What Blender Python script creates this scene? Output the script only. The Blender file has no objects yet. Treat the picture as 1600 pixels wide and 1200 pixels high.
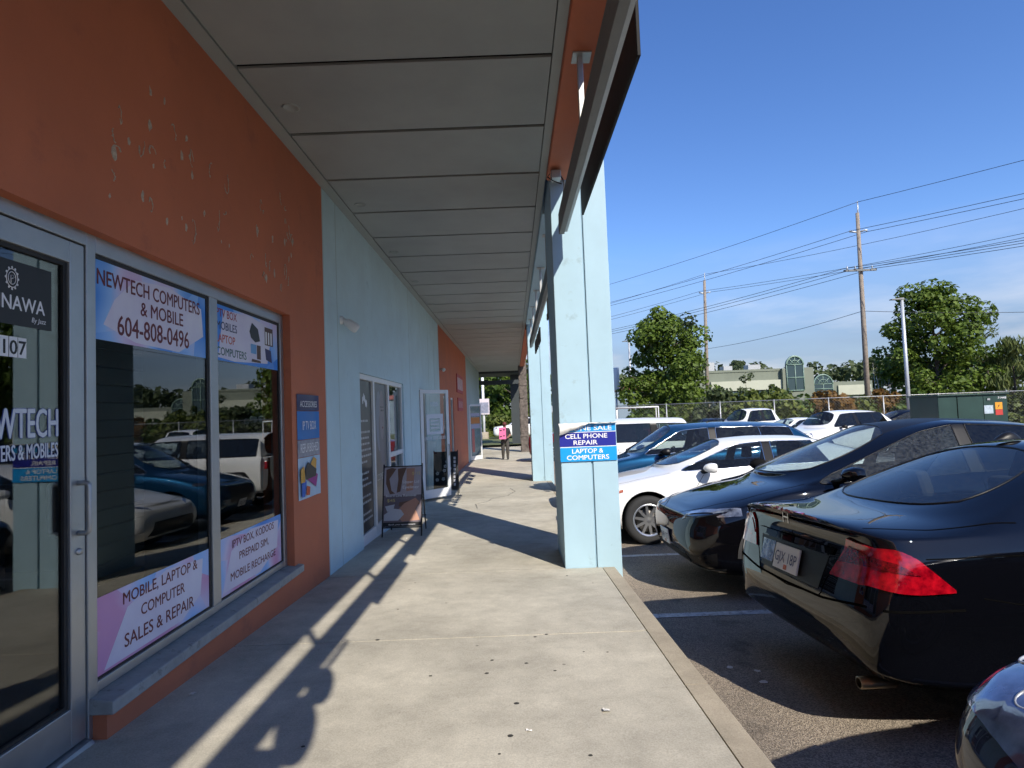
import bpy, bmesh, math, random
from mathutils import Vector, Matrix
from mathutils.bvhtree import BVHTree

# ------------------------------------------------------------------ camera, sky, sun, exposure
sc = bpy.context.scene
COL = sc.collection
rad = math.radians
CAM_H, PITCH, ROLL = 1.40, math.atan(45 / 950), 0.038
cam_d = bpy.data.cameras.new('camera')
cam = bpy.data.objects.new('camera', cam_d)
COL.objects.link(cam)
sc.camera = cam
cam_d.sensor_width = 36.0
cam_d.lens = 36.0 * 950 / 1600
cam_d.clip_start, cam_d.clip_end = 0.05, 6000
_fw = Vector((0, math.cos(PITCH), math.sin(PITCH)))
_u0 = Vector((0, -math.sin(PITCH), math.cos(PITCH)))
_r0 = Vector((1, 0, 0))
_r = _r0 * math.cos(ROLL) - _u0 * math.sin(ROLL)
_u = _r0 * math.sin(ROLL) + _u0 * math.cos(ROLL)
cam.matrix_world = Matrix(((_r.x, _u.x, -_fw.x, 0), (_r.y, _u.y, -_fw.y, 0), (_r.z, _u.z, -_fw.z, CAM_H), (0, 0, 0, 1)))

SUN_EL, SUN_AZ = rad(38.5), math.atan2(0.444, -0.896)      # azimuth from +Y towards +X
world = bpy.data.worlds.new('World')
sc.world = world
world.use_nodes = True
wn, wl = world.node_tree.nodes, world.node_tree.links
bg = wn['Background']
sky = wn.new('ShaderNodeTexSky')
sky.sky_type = 'NISHITA'
sky.sun_disc = False
sky.sun_elevation, sky.sun_rotation = SUN_EL, SUN_AZ
sky.altitude, sky.air_density, sky.dust_density, sky.ozone_density = 10, 1.0, 0.15, 4.0
tc = wn.new('ShaderNodeTexCoord')
mp = wn.new('ShaderNodeMapping')
mp.inputs['Scale'].default_value = (2.0, 2.0, 9.0)
nz = wn.new('ShaderNodeTexNoise')
nz.inputs['Scale'].default_value = 1.6
nz.inputs['Detail'].default_value = 6
nz.inputs['Roughness'].default_value = 0.55
rp = wn.new('ShaderNodeValToRGB')
rp.color_ramp.elements[0].position, rp.color_ramp.elements[1].position = 0.30, 0.75
rp.color_ramp.elements[0].color = (.78, .78, .78, 1)
sx = wn.new('ShaderNodeSeparateXYZ')
band = wn.new('ShaderNodeValToRGB')
band.color_ramp.elements[0].position, band.color_ramp.elements[0].color = 0.0, (1, 1, 1, 1)
band.color_ramp.elements[1].position, band.color_ramp.elements[1].color = 0.25, (0, 0, 0, 1)
_e = band.color_ramp.elements.new(0.085); _e.color = (.95, .95, .95, 1)
mu = wn.new('ShaderNodeMath'); mu.operation = 'MULTIPLY'
mu2 = wn.new('ShaderNodeMath'); mu2.operation = 'MULTIPLY'; mu2.inputs[1].default_value = 0.92
mx = wn.new('ShaderNodeMix'); mx.data_type = 'RGBA'
cc = wn.new('ShaderNodeValToRGB')
cc.color_ramp.elements[0].position, cc.color_ramp.elements[1].position = .50, .68
cc.color_ramp.elements[0].color, cc.color_ramp.elements[1].color = (.140, .178, .270, 1), (.33, .33, .37, 1)
cs_ = wn.new('ShaderNodeVectorMath'); cs_.operation = 'SCALE'; cs_.inputs['Scale'].default_value = 10.0
wl.new(nz.outputs['Fac'], cc.inputs[0]); wl.new(cc.outputs[0], cs_.inputs[0]); wl.new(cs_.outputs[0], mx.inputs['B'])
wl.new(tc.outputs['Generated'], mp.inputs['Vector'])
wl.new(mp.outputs[0], nz.inputs['Vector'])
wl.new(nz.outputs['Fac'], rp.inputs[0])
wl.new(tc.outputs['Generated'], sx.inputs[0])
wl.new(sx.outputs['Z'], band.inputs[0])
wl.new(rp.outputs[0], mu.inputs[0]); wl.new(band.outputs[0], mu.inputs[1])
wl.new(mu.outputs[0], mu2.inputs[0]); wl.new(mu2.outputs[0], mx.inputs['Factor'])
hs_ = wn.new('ShaderNodeHueSaturation'); hs_.inputs['Saturation'].default_value = 1.18; hs_.inputs['Hue'].default_value = 0.512
wl.new(sky.outputs[0], hs_.inputs['Color']); wl.new(hs_.outputs[0], mx.inputs['A']); wl.new(mx.outputs['Result'], bg.inputs['Color'])
bg.inputs['Strength'].default_value = 0.092

sun_d = bpy.data.lights.new('sun', 'SUN')
sun_d.energy, sun_d.angle, sun_d.color = 2.95, rad(0.53), (1.0, 0.925, 0.80)
sun = bpy.data.objects.new('sun', sun_d)
COL.objects.link(sun)
_ce = math.cos(SUN_EL)
SUN_DIR = Vector((-math.sin(SUN_AZ) * _ce, -math.cos(SUN_AZ) * _ce, -math.sin(SUN_EL)))
sun.rotation_euler = SUN_DIR.to_track_quat('-Z', 'Y').to_euler()
sun.location = (0, 0, 30)

vs_ = sc.view_settings
vs_.view_transform = 'Standard'
vs_.look = 'None'
vs_.exposure, vs_.gamma = 1.1, 1.0
vs_.use_curve_mapping = False
sc.render.engine = 'CYCLES'
sc.cycles.use_denoising = True
sc.cycles.use_adaptive_sampling = True
sc.cycles.adaptive_threshold = 0.02
sc.cycles.max_bounces = 7
sc.cycles.diffuse_bounces = 3
sc.cycles.use_light_tree = False
sc.cycles.glossy_bounces = 4
sc.cycles.transparent_max_bounces = 14
sc.cycles.sample_clamp_indirect = 8
sc.cycles.caustics_reflective = False
sc.cycles.caustics_refractive = False
random.seed(7)

# ------------------------------------------------------------------ helpers
ORG = {}                      # world origin of each thing built in world coordinates


def tag(o, label, cat, group=None):
    o['label'] = label
    o['category'] = cat
    if group:
        o['group'] = group
    return o


def thing(name, label, cat, loc=(0, 0, 0), group=None):
    o = bpy.data.objects.new(name, None)
    o.empty_display_size = 0.1
    o.location = loc
    COL.objects.link(o)
    ORG[o.name] = Vector(loc)
    return tag(o, label, cat, group)


def copy_tree(o, parent=None):
    c = o.copy()
    COL.objects.link(c)
    c.parent = parent
    for ch in o.children:
        copy_tree(ch, c)
    return c


class MB:
    """collects polygons for one mesh"""

    def __init__(s):
        s.v, s.f, s.m, s.s = [], [], [], []

    def add(s, vs, fs, m=0, smooth=False):
        o = len(s.v)
        s.v += [tuple(q) for q in vs]
        for f in fs:
            s.f.append([i + o for i in f]); s.m.append(m); s.s.append(smooth)
        return s

    def quad(s, a, b, c, d, m=0):
        return s.add([a, b, c, d], [(0, 1, 2, 3)], m)

    def poly(s, pts, m=0):
        return s.add(pts, [tuple(range(len(pts)))], m)

    def box(s, x0, x1, y0, y1, z0, z1, m=0):
        v = [(x0, y0, z0), (x1, y0, z0), (x1, y1, z0), (x0, y1, z0), (x0, y0, z1), (x1, y0, z1), (x1, y1, z1), (x0, y1, z1)]
        return s.add(v, [(3, 2, 1, 0), (4, 5, 6, 7), (0, 1, 5, 4), (1, 2, 6, 5), (2, 3, 7, 6), (3, 0, 4, 7)], m)

    def hexa(s, b, t, m=0):
        """bottom quad b and top quad t (both counter-clockwise from above)"""
        return s.add(list(b) + list(t), [(3, 2, 1, 0), (4, 5, 6, 7), (0, 1, 5, 4), (1, 2, 6, 5), (2, 3, 7, 6), (3, 0, 4, 7)], m)

    def prism(s, pts, off, m=0):
        """flat polygon pts extruded by vector off"""
        n = len(pts)
        a = [Vector(q) for q in pts]
        b = [q + Vector(off) for q in a]
        fs = [tuple(range(n)), tuple(range(2 * n - 1, n - 1, -1))]
        fs += [(i + n, (i + 1) % n + n, (i + 1) % n, i) for i in range(n)]
        return s.add(a + b, fs, m)

    def tube(s, pts, r, n=8, m=0, closed=False, cap=True):
        pts = [Vector(q) for q in pts]
        N = len(pts)
        rs = r if isinstance(r, (list, tuple)) else [r] * N
        rings = []
        prev = None
        for i, q in enumerate(pts):
            if closed:
                t = pts[(i + 1) % N] - pts[i - 1]
            else:
                t = pts[min(i + 1, N - 1)] - pts[max(i - 1, 0)]
            if t.length < 1e-9:
                t = Vector((0, 0, 1))
            t.normalize()
            if prev is None:
                a = Vector((0, 0, 1)) if abs(t.z) < .9 else Vector((1, 0, 0))
                u = t.cross(a).normalized()
            else:
                u = prev - t * prev.dot(t)
                if u.length < 1e-6:
                    u = t.cross(Vector((0, 0, 1)) if abs(t.z) < .9 else Vector((1, 0, 0)))
                u.normalize()
            prev = u
            w = t.cross(u)
            rings.append([q + (u * math.cos(2 * math.pi * k / n) + w * math.sin(2 * math.pi * k / n)) * rs[i] for k in range(n)])
        vs = [p for R in rings for p in R]
        fs = []
        for i in range(N if closed else N - 1):
            j = (i + 1) % N
            for k in range(n):
                fs.append((i * n + k, i * n + (k + 1) % n, j * n + (k + 1) % n, j * n + k))
        if cap and not closed:
            fs.append(tuple(range(n - 1, -1, -1)))
            fs.append(tuple((N - 1) * n + k for k in range(n)))
        return s.add(vs, fs, m, True)

    def lathe(s, prof, c, axis='z', n=24, m=0, smooth=True):
        """prof: list of (radius, height)"""
        c = Vector(c)
        vs = []
        for (r, h) in prof:
            for k in range(n):
                a = 2 * math.pi * k / n
                if axis == 'z':
                    p = Vector((r * math.cos(a), r * math.sin(a), h))
                elif axis == 'y':
                    p = Vector((r * math.cos(a), h, r * math.sin(a)))
                else:
                    p = Vector((h, r * math.cos(a), r * math.sin(a)))
                vs.append(c + p)
        fs = []
        for i in range(len(prof) - 1):
            for k in range(n):
                q = (i * n + k, i * n + (k + 1) % n, (i + 1) * n + (k + 1) % n, (i + 1) * n + k)
                fs.append(q if axis != 'y' else q[::-1])
        return s.add(vs, fs, m, smooth)

    def ball(s, c, rx, ry, rz, n=12, m=0):
        vs, fs = [], []
        K = n // 2
        for i in range(K + 1):
            th = math.pi * i / K
            for k in range(n):
                a = 2 * math.pi * k / n
                vs.append((c[0] + rx * math.sin(th) * math.cos(a), c[1] + ry * math.sin(th) * math.sin(a), c[2] + rz * math.cos(th)))
        for i in range(K):
            for k in range(n):
                fs.append((i * n + k, (i + 1) * n + k, (i + 1) * n + (k + 1) % n, i * n + (k + 1) % n))
        return s.add(vs, fs, m, True)

    def grid(s, P, m=0, smooth=True):
        """P[i][j] grid of points"""
        a, b = len(P), len(P[0])
        fs = [(i * b + j, (i + 1) * b + j, (i + 1) * b + j + 1, i * b + j + 1) for i in range(a - 1) for j in range(b - 1)]
        return s.add([q for R in P for q in R], fs, m, smooth)

    def text(s, body, org, ux, uz, h, m=0, width=None, align='C', bold=0.0, off=(0, 0, 0), shear=0.0):
        """flat lettering: org is the baseline point, h the capital height, width fits the line"""
        vs, fs, w, cap = glyphs(body, 0.0, shear)
        k = h / cap
        kx = (width / w) if width else k
        ux, uz, org = Vector(ux), Vector(uz), Vector(org) + Vector(off)
        nv = ux.cross(uz).normalized()
        x0 = {'C': -w / 2, 'L': 0.0, 'R': -w}[align]
        for i, (dx, dy) in enumerate(((0, 0),) if not bold else ((-1, 0), (1, 0), (0, -.7), (0, .7), (0, 0))):
            s.add([org + ux * ((x + x0) * kx + dx * bold * k) + uz * ((y + dy * bold) * k) + nv * (.00012 * i) for x, y in vs], fs, m)
        return s

    def build(s, name, mats, parent=None, bevel=0.0, seg=2, sharp=None):
        me = bpy.data.meshes.new(name)
        org = ORG.get(parent.name, Vector()) if parent is not None else Vector()
        if parent is None and s.v:
            n = len(s.v)
            zs = min(q[2] for q in s.v)
            org = Vector((sum(q[0] for q in s.v) / n, sum(q[1] for q in s.v) / n, zs))
        me.from_pydata([(q[0] - org.x, q[1] - org.y, q[2] - org.z) for q in s.v], [], s.f)
        for mm in (mats if isinstance(mats, (list, tuple)) else [mats]):
            me.materials.append(mm)
        me.polygons.foreach_set('material_index', s.m)
        me.polygons.foreach_set('use_smooth', s.s)
        me.update()
        if sharp:
            me.set_sharp_from_angle(angle=rad(sharp))
        o = bpy.data.objects.new(name, me)
        COL.objects.link(o)
        if parent is not None:
            o.parent = parent
            ORG[o.name] = org
        else:
            o.location = org
            ORG[o.name] = org
        if bevel:
            b = o.modifiers.new('bevel', 'BEVEL')
            b.width, b.segments, b.limit_method, b.angle_limit = bevel, seg, 'ANGLE', rad(40)
        return o


_G = {}


def glyphs(body, bold, shear):
    key = (body, bold, shear)
    if key in _G:
        return _G[key]
    def run(t):
        cu = bpy.data.curves.new('glyphs', 'FONT')
        cu.body, cu.size, cu.offset, cu.shear, cu.resolution_u = t, 1.0, bold, shear, 3
        ob = bpy.data.objects.new('glyphs', cu)
        COL.objects.link(ob)
        me = bpy.data.meshes.new_from_object(ob.evaluated_get(bpy.context.evaluated_depsgraph_get()))
        v = [(q.co.x, q.co.y) for q in me.vertices]
        f = [tuple(p.vertices) for p in me.polygons]
        bpy.data.objects.remove(ob); bpy.data.curves.remove(cu); bpy.data.meshes.remove(me)
        return v, f
    if 'cap' not in _G:
        _G['cap'] = max(q[1] for q in run('H')[0])
    v, f = run(body)
    x0, x1 = min(q[0] for q in v), max(q[0] for q in v)
    _G[key] = ([(x - x0, y) for x, y in v], f, x1 - x0, _G['cap'])
    return _G[key]


def lerp(a, b, t):
    return a + (b - a) * t


def along(pts, n):
    pts = [Vector(q) for q in pts]
    d = [0]
    for a, b in zip(pts, pts[1:]):
        d.append(d[-1] + (b - a).length)
    out = []
    for k in range(n):
        t = d[-1] * k / (n - 1)
        i = 0
        while i < len(pts) - 2 and d[i + 1] < t:
            i += 1
        sgm = (d[i + 1] - d[i]) or 1
        out.append(pts[i].lerp(pts[i + 1], (t - d[i]) / sgm))
    return out


def interp(x, xs, ys):
    if x <= xs[0]:
        return ys[0]
    for i in range(len(xs) - 1):
        if x <= xs[i + 1]:
            return lerp(ys[i], ys[i + 1], (x - xs[i]) / (xs[i + 1] - xs[i]))
    return ys[-1]


GY = [-20, 0, 6.63, 12.0, 17.8, 28.7, 60]
GZ = [.75, 0, -.31, -.47, -.61, -.79, -.85]


def walk_z(y):
    return interp(y, GY, GZ)


LY = [-30, 0, 6.63, 12.0, 17.8, 40]
LZ = [1.10, -.13, -.44, -.60, -.72, -.74]


def lot_z(y):
    return interp(y, LY, LZ)


# ------------------------------------------------------------------ materials
def S(r, g, b):
    f = lambda c: (c / 12.92 if c <= .04045 else ((c + .055) / 1.055) ** 2.4)
    return (f(r / 255), f(g / 255), f(b / 255))


def new_mat(name):
    m = bpy.data.materials.new(name)
    m.use_nodes = True
    nt = m.node_tree
    return m, nt, nt.nodes['Principled BSDF'], nt.nodes['Material Output']


def mat(name, col, rough=.6, metal=0., spec=.5, coat=0., var=0., vscale=3., bump=0., bscale=60., col2=None, fine=0., dirt=None, emit=None):
    m, nt, b, out = new_mat(name)
    N, L = nt.nodes, nt.links
    b.inputs['Roughness'].default_value = rough
    b.inputs['Metallic'].default_value = metal
    b.inputs['Specular IOR Level'].default_value = spec
    if coat:
        b.inputs['Coat Weight'].default_value = coat
        b.inputs['Coat Roughness'].default_value = .03
    c4 = (*col, 1)
    b.inputs['Base Color'].default_value = c4
    tcn = N.new('ShaderNodeTexCoord')
    last = None
    if var:
        n = N.new('ShaderNodeTexNoise')
        n.inputs['Scale'].default_value = vscale
        n.inputs['Detail'].default_value = 7
        n.inputs['Roughness'].default_value = .62
        L.new(tcn.outputs['Object'], n.inputs['Vector'])
        r = N.new('ShaderNodeValToRGB')
        r.color_ramp.elements[0].position, r.color_ramp.elements[1].position = .3, .7
        a = col2 or tuple(c * (1 - var) for c in col)
        z = tuple(min(1, c * (1 + var * .6)) for c in col)
        r.color_ramp.elements[0].color, r.color_ramp.elements[1].color = (*a, 1), (*z, 1)
        L.new(n.outputs['Fac'], r.inputs[0])
        last = r.outputs[0]
        rr = N.new('ShaderNodeMapRange')
        rr.inputs['To Min'].default_value, rr.inputs['To Max'].default_value = max(0, rough - .08), min(1, rough + .08)
        L.new(n.outputs['Fac'], rr.inputs['Value'])
        L.new(rr.outputs[0], b.inputs['Roughness'])
    if dirt:      # (colour, scale, threshold): spots and stains
        n2 = N.new('ShaderNodeTexNoise')
        n2.inputs['Scale'].default_value, n2.inputs['Detail'].default_value, n2.inputs['Roughness'].default_value = dirt[1], 8, .7
        L.new(tcn.outputs['Object'], n2.inputs['Vector'])
        r2 = N.new('ShaderNodeValToRGB')
        r2.color_ramp.elements[0].position, r2.color_ramp.elements[1].position = dirt[2], min(1, dirt[2] + .12)
        L.new(n2.outputs['Fac'], r2.inputs[0])
        mxn = N.new('ShaderNodeMix'); mxn.data_type = 'RGBA'
        L.new(r2.outputs[0], mxn.inputs['Factor'])
        if last:
            L.new(last, mxn.inputs['A'])
        else:
            mxn.inputs['A'].default_value = c4
        mxn.inputs['B'].default_value = (*dirt[0], 1)
        last = mxn.outputs['Result']
    if last:
        L.new(last, b.inputs['Base Color'])
    if bump:
        n3 = N.new('ShaderNodeTexNoise')
        n3.inputs['Scale'].default_value, n3.inputs['Detail'].default_value = bscale, 6
        L.new(tcn.outputs['Object'], n3.inputs['Vector'])
        bp = N.new('ShaderNodeBump')
        bp.inputs['Strength'].default_value = bump
        bp.inputs['Distance'].default_value = .01
        L.new(n3.outputs['Fac'], bp.inputs['Height'])
        L.new(bp.outputs[0], b.inputs['Normal'])
    if emit:
        b.inputs['Emission Color'].default_value = (*emit[0], 1)
        b.inputs['Emission Strength'].default_value = emit[1]
    return m


def glass_mat(name, tint=(.8, .84, .83), ior=1.55, rough=0.0, dust=0.0):
    m, nt, b, out = new_mat(name)
    N, L = nt.nodes, nt.links
    N.remove(b)
    tr = N.new('ShaderNodeBsdfTransparent'); tr.inputs[0].default_value = (*tint, 1)
    gl = N.new('ShaderNodeBsdfGlossy'); gl.inputs['Roughness'].default_value = rough
    fr = N.new('ShaderNodeFresnel'); fr.inputs['IOR'].default_value = ior
    mix = N.new('ShaderNodeMixShader')
    geo = N.new('ShaderNodeNewGeometry')
    # same reflectance from either side of the pane
    sel = N.new('ShaderNodeMix'); sel.data_type = 'FLOAT'
    L.new(geo.outputs['Backfacing'], sel.inputs['Factor'])
    sel.inputs['A'].default_value = ior
    sel.inputs['B'].default_value = 1.0 / ior      # the Fresnel node inverts it again on back faces
    L.new(sel.outputs['Result'], fr.inputs['IOR'])
    L.new(fr.outputs[0], mix.inputs[0])
    L.new(tr.outputs[0], mix.inputs[1])
    L.new(gl.outputs[0], mix.inputs[2])
    last = mix.outputs[0]
    if dust:
        df = N.new('ShaderNodeBsdfDiffuse'); df.inputs[0].default_value = (.55, .6, .6, 1)
        tcn = N.new('ShaderNodeTexCoord')
        n = N.new('ShaderNodeTexNoise'); n.inputs['Scale'].default_value = 34; n.inputs['Detail'].default_value = 10; n.inputs['Roughness'].default_value = .75
        L.new(tcn.outputs['Object'], n.inputs['Vector'])
        mr = N.new('ShaderNodeMapRange'); mr.inputs['From Min'].default_value, mr.inputs['From Max'].default_value = .35, .75
        mr.inputs['To Max'].default_value = dust
        L.new(n.outputs['Fac'], mr.inputs['Value'])
        m2 = N.new('ShaderNodeMixShader')
        L.new(mr.outputs[0], m2.inputs[0]); L.new(last, m2.inputs[1]); L.new(df.outputs[0], m2.inputs[2])
        last = m2.outputs[0]
    L.new(last, out.inputs['Surface'])
    return m


def paint_mat(name, col, metal=0.0, rough=.35, flake=0.0):
    m, nt, b, out = new_mat(name)
    N, L = nt.nodes, nt.links
    b.inputs['Base Color'].default_value = (*col, 1)
    b.inputs['Metallic'].default_value = metal
    b.inputs['Roughness'].default_value = rough
    b.inputs['Specular IOR Level'].default_value = .0
    b.inputs['Coat Weight'].default_value = 1.0
    b.inputs['Coat Roughness'].default_value = .025
    tcn = N.new('ShaderNodeTexCoord')
    # road dust: dull the clear coat unevenly
    n = N.new('ShaderNodeTexNoise'); n.inputs['Scale'].default_value = 5; n.inputs['Detail'].default_value = 8
    L.new(tcn.outputs['Object'], n.inputs['Vector'])
    mr = N.new('ShaderNodeMapRange'); mr.inputs['From Min'].default_value, mr.inputs['From Max'].default_value = .4, .8
    mr.inputs['To Min'].default_value, mr.inputs['To Max'].default_value = .01, .03
    L.new(n.outputs['Fac'], mr.inputs['Value']); L.new(mr.outputs[0], b.inputs['Coat Roughness'])
    geo = N.new('ShaderNodeNewGeometry')
    dk = N.new('ShaderNodeBsdfDiffuse'); dk.inputs[0].default_value = (.012, .012, .013, 1)
    mixs = N.new('ShaderNodeMixShader')
    L.new(geo.outputs['Backfacing'], mixs.inputs[0]); L.new(b.outputs[0], mixs.inputs[1]); L.new(dk.outputs[0], mixs.inputs[2])
    L.new(mixs.outputs[0], out.inputs['Surface'])
    return m


def leaf_mat(name, c1, c2, trans=.35):
    m, nt, b, out = new_mat(name)
    N, L = nt.nodes, nt.links
    geo = N.new('ShaderNodeNewGeometry')
    r = N.new('ShaderNodeValToRGB')
    r.color_ramp.elements[0].color, r.color_ramp.elements[1].color = (*c1, 1), (*c2, 1)
    L.new(geo.outputs['Random Per Island'], r.inputs[0])
    L.new(r.outputs[0], b.inputs['Base Color'])
    b.inputs['Roughness'].default_value = .55
    b.inputs['Specular IOR Level'].default_value = .3
    t = N.new('ShaderNodeBsdfTranslucent')
    L.new(r.outputs[0], t.inputs[0])
    mixs = N.new('ShaderNodeMixShader'); mixs.inputs[0].default_value = trans
    L.new(b.outputs[0], mixs.inputs[1]); L.new(t.outputs[0], mixs.inputs[2])
    L.new(mixs.outputs[0], out.inputs['Surface'])
    return m


def concrete_mat(name, base, sc_=1.0):
    m, nt, b, out = new_mat(name)
    N, L = nt.nodes, nt.links
    tcn = N.new('ShaderNodeNewGeometry')
    P = tcn.outputs['Position']

    def noise(scale, detail, rough=.6, stretch=None):
        n = N.new('ShaderNodeTexNoise')
        n.inputs['Scale'].default_value, n.inputs['Detail'].default_value, n.inputs['Roughness'].default_value = scale, detail, rough
        if stretch:
            mpn = N.new('ShaderNodeMapping'); mpn.inputs['Scale'].default_value = stretch[0]; mpn.inputs['Rotation'].default_value = stretch[1]
            L.new(P, mpn.inputs['Vector']); L.new(mpn.outputs[0], n.inputs['Vector'])
        else:
            L.new(P, n.inputs['Vector'])
        return n.outputs['Fac']

    def ramp(sock, a, z, p0, p1):
        r = N.new('ShaderNodeValToRGB')
        r.color_ramp.elements[0].position, r.color_ramp.elements[1].position = p0, p1
        r.color_ramp.elements[0].color, r.color_ramp.elements[1].color = a, z
        L.new(sock, r.inputs[0])
        return r.outputs[0]

    def mul(a, bb, fac=1.0):
        x = N.new('ShaderNodeMix'); x.data_type = 'RGBA'; x.blend_type = 'MULTIPLY'
        x.inputs['Factor'].default_value = fac
        L.new(a, x.inputs['A']); L.new(bb, x.inputs['B'])
        return x.outputs['Result']
    g = lambda v: (v, v, v, 1)
    c = ramp(noise(.7, 6), (*[q * .74 for q in base], 1), (*[min(1, q * 1.12) for q in base], 1), .32, .68)
    c = mul(c, ramp(noise(4.5, 9, .7), g(.80), g(1.05), .30, .62))
    c = mul(c, ramp(noise(120, 3), g(.80), g(1.12), .3, .7))
    # wiped scuffs running along and across the walk
    c = mul(c, ramp(noise(1.2, 8, .7, ((1.2, 14, 1), (0, 0, .15))), g(.70), g(1.0), .25, .36), .7)
    c = mul(c, ramp(noise(1.0, 8, .75, ((16, 1.0, 1), (0, 0, -.35))), g(.70), g(1.0), .24, .35), .7)
    # dark spots
    v = N.new('ShaderNodeTexVoronoi'); v.inputs['Scale'].default_value = 3.4; v.inputs['Randomness'].default_value = 1
    L.new(P, v.inputs['Vector'])
    c = mul(c, ramp(v.outputs['Distance'], g(.45), g(1.0), .022, .05))
    v2 = N.new('ShaderNodeTexVoronoi'); v2.inputs['Scale'].default_value = 9
    L.new(P, v2.inputs['Vector'])
    c = mul(c, ramp(v2.outputs['Distance'], g(.62), g(1.0), .03, .075), .6)
    L.new(c, b.inputs['Base Color'])
    b.inputs['Roughness'].default_value = .82
    b.inputs['Specular IOR Level'].default_value = .25
    bp = N.new('ShaderNodeBump'); bp.inputs['Strength'].default_value = .25; bp.inputs['Distance'].default_value = .004
    L.new(noise(160, 4), bp.inputs['Height']); L.new(bp.outputs[0], b.inputs['Normal'])
    return m


def asphalt_mat(name):
    m, nt, b, out = new_mat(name)
    N, L = nt.nodes, nt.links
    geo = N.new('ShaderNodeNewGeometry')
    P = geo.outputs['Position']
    v = N.new('ShaderNodeTexVoronoi'); v.inputs['Scale'].default_value = 150
    L.new(P, v.inputs['Vector'])
    sep = N.new('ShaderNodeSeparateColor'); L.new(v.outputs['Color'], sep.inputs[0])
    r = N.new('ShaderNodeValToRGB')
    r.color_ramp.elements[0].position, r.color_ramp.elements[1].position = .15, .95
    r.color_ramp.elements[0].color, r.color_ramp.elements[1].color = (.17, .143, .115, 1), (.43, .365, .295, 1)
    L.new(sep.outputs['Red'], r.inputs[0])
    n = N.new('ShaderNodeTexNoise'); n.inputs['Scale'].default_value = .8; n.inputs['Detail'].default_value = 8
    L.new(P, n.inputs['Vector'])
    r2 = N.new('ShaderNodeValToRGB')
    r2.color_ramp.elements[0].position, r2.color_ramp.elements[1].position = .35, .7
    r2.color_ramp.elements[0].color, r2.color_ramp.elements[1].color = (.62, .62, .63, 1), (1.08, 1.06, 1.02, 1)
    L.new(n.outputs['Fac'], r2.inputs[0])
    x = N.new('ShaderNodeMix'); x.data_type = 'RGBA'; x.blend_type = 'MULTIPLY'; x.inputs['Factor'].default_value = 1
    L.new(r.outputs[0], x.inputs['A']); L.new(r2.outputs[0], x.inputs['B'])
    # oil drips in the stalls
    n2 = N.new('ShaderNodeTexNoise'); n2.inputs['Scale'].default_value = 2.3; n2.inputs['Detail'].default_value = 5
    L.new(P, n2.inputs['Vector'])
    r3 = N.new('ShaderNodeValToRGB')
    r3.color_ramp.elements[0].position, r3.color_ramp.elements[1].position = .30, .40
    r3.color_ramp.elements[0].color, r3.color_ramp.elements[1].color = (.55, .55, .56, 1), (1, 1, 1, 1)
    L.new(n2.outputs['Fac'], r3.inputs[0])
    x2 = N.new('ShaderNodeMix'); x2.data_type = 'RGBA'; x2.blend_type = 'MULTIPLY'; x2.inputs['Factor'].default_value = 1
    L.new(x.outputs['Result'], x2.inputs['A']); L.new(r3.outputs[0], x2.inputs['B'])
    L.new(x2.outputs['Result'], b.inputs['Base Color'])
    b.inputs['Roughness'].default_value = .85
    bp = N.new('ShaderNodeBump'); bp.inputs['Strength'].default_value = .7; bp.inputs['Distance'].default_value = .006
    L.new(v.outputs['Distance'], bp.inputs['Height']); L.new(bp.outputs[0], b.inputs['Normal'])
    return m


M = {}
M['walk'] = concrete_mat('sidewalk_concrete', (.52, .485, .405))
M['kerb'] = concrete_mat('kerb_concrete', (.44, .385, .30))
M['joint_light'] = mat('joint_filler', (.55, .52, .46), .8, var=.2, vscale=30)
M['asphalt'] = asphalt_mat('asphalt')
M['line'] = mat('line_paint', (.55, .55, .54), .7, var=.35, vscale=18, dirt=((.16, .15, .14), 22, .52))
M['orange'] = mat('orange_stucco', (.50, .150, .072), .72, var=.13, vscale=1.3, bump=.16, bscale=140, dirt=((.40, .12, .065), 2.5, .58))
M['blue'] = mat('pale_blue_stucco', (.50, .67, .73), .72, var=.10, vscale=1.6, bump=.14, bscale=140, dirt=((.38, .54, .60), 3.2, .6))  # same paint as the columns, lightened to lift the shaded wall
M['blue_col'] = mat('blue_paint_darkened_for_sun', (.36, .52, .61), .7, var=.07, vscale=2.2, bump=.10, bscale=120, dirt=((.27, .37, .41), 2.6, .60))  # the wall's blue again, darkened so sunlit columns don't burn out
M['bluegrey'] = mat('grey_green_stucco', (.36, .47, .47), .75, var=.1, vscale=1.5, bump=.14, bscale=140)
M['soffit'] = mat('soffit_panel_paint', (.31, .335, .335), .62, var=.16, vscale=.8, bump=.03, bscale=40)
M['soffit_trim'] = mat('soffit_trim_paint', (.31, .34, .335), .6, var=.08, vscale=2)
M['dark'] = mat('dark_void', (.012, .012, .013), .8)
M['alu'] = mat('brushed_aluminium', (.42, .44, .46), .42, .85, var=.07, vscale=8, bump=.02, bscale=200)
M['alu_white'] = mat('white_door_frame', (.72, .74, .75), .4, 0, var=.05, vscale=5)
M['rubber'] = mat('black_rubber', (.015, .015, .016), .6)
M['sill'] = mat('grey_sill_paint', (.30, .31, .30), .65, var=.2, vscale=9, dirt=((.12, .12, .115), 12, .58))
M['sign_black'] = mat('black_sign_back', (.008, .008, .009), .65, spec=.2, var=.2, vscale=4)
M['steel'] = mat('galvanised_steel', (.42, .43, .43), .5, .8, var=.15, vscale=6)
M['beam_grey'] = mat('grey_painted_beam', (.19, .20, .20), .6, var=.15, vscale=3, dirt=((.10, .09, .08), 14, .62))
M['glass'] = glass_mat('shop_glass', (.62, .66, .66), 1.75)
M['glass_thin'] = glass_mat('door_glass', (.80, .84, .84), 1.6)
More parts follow.
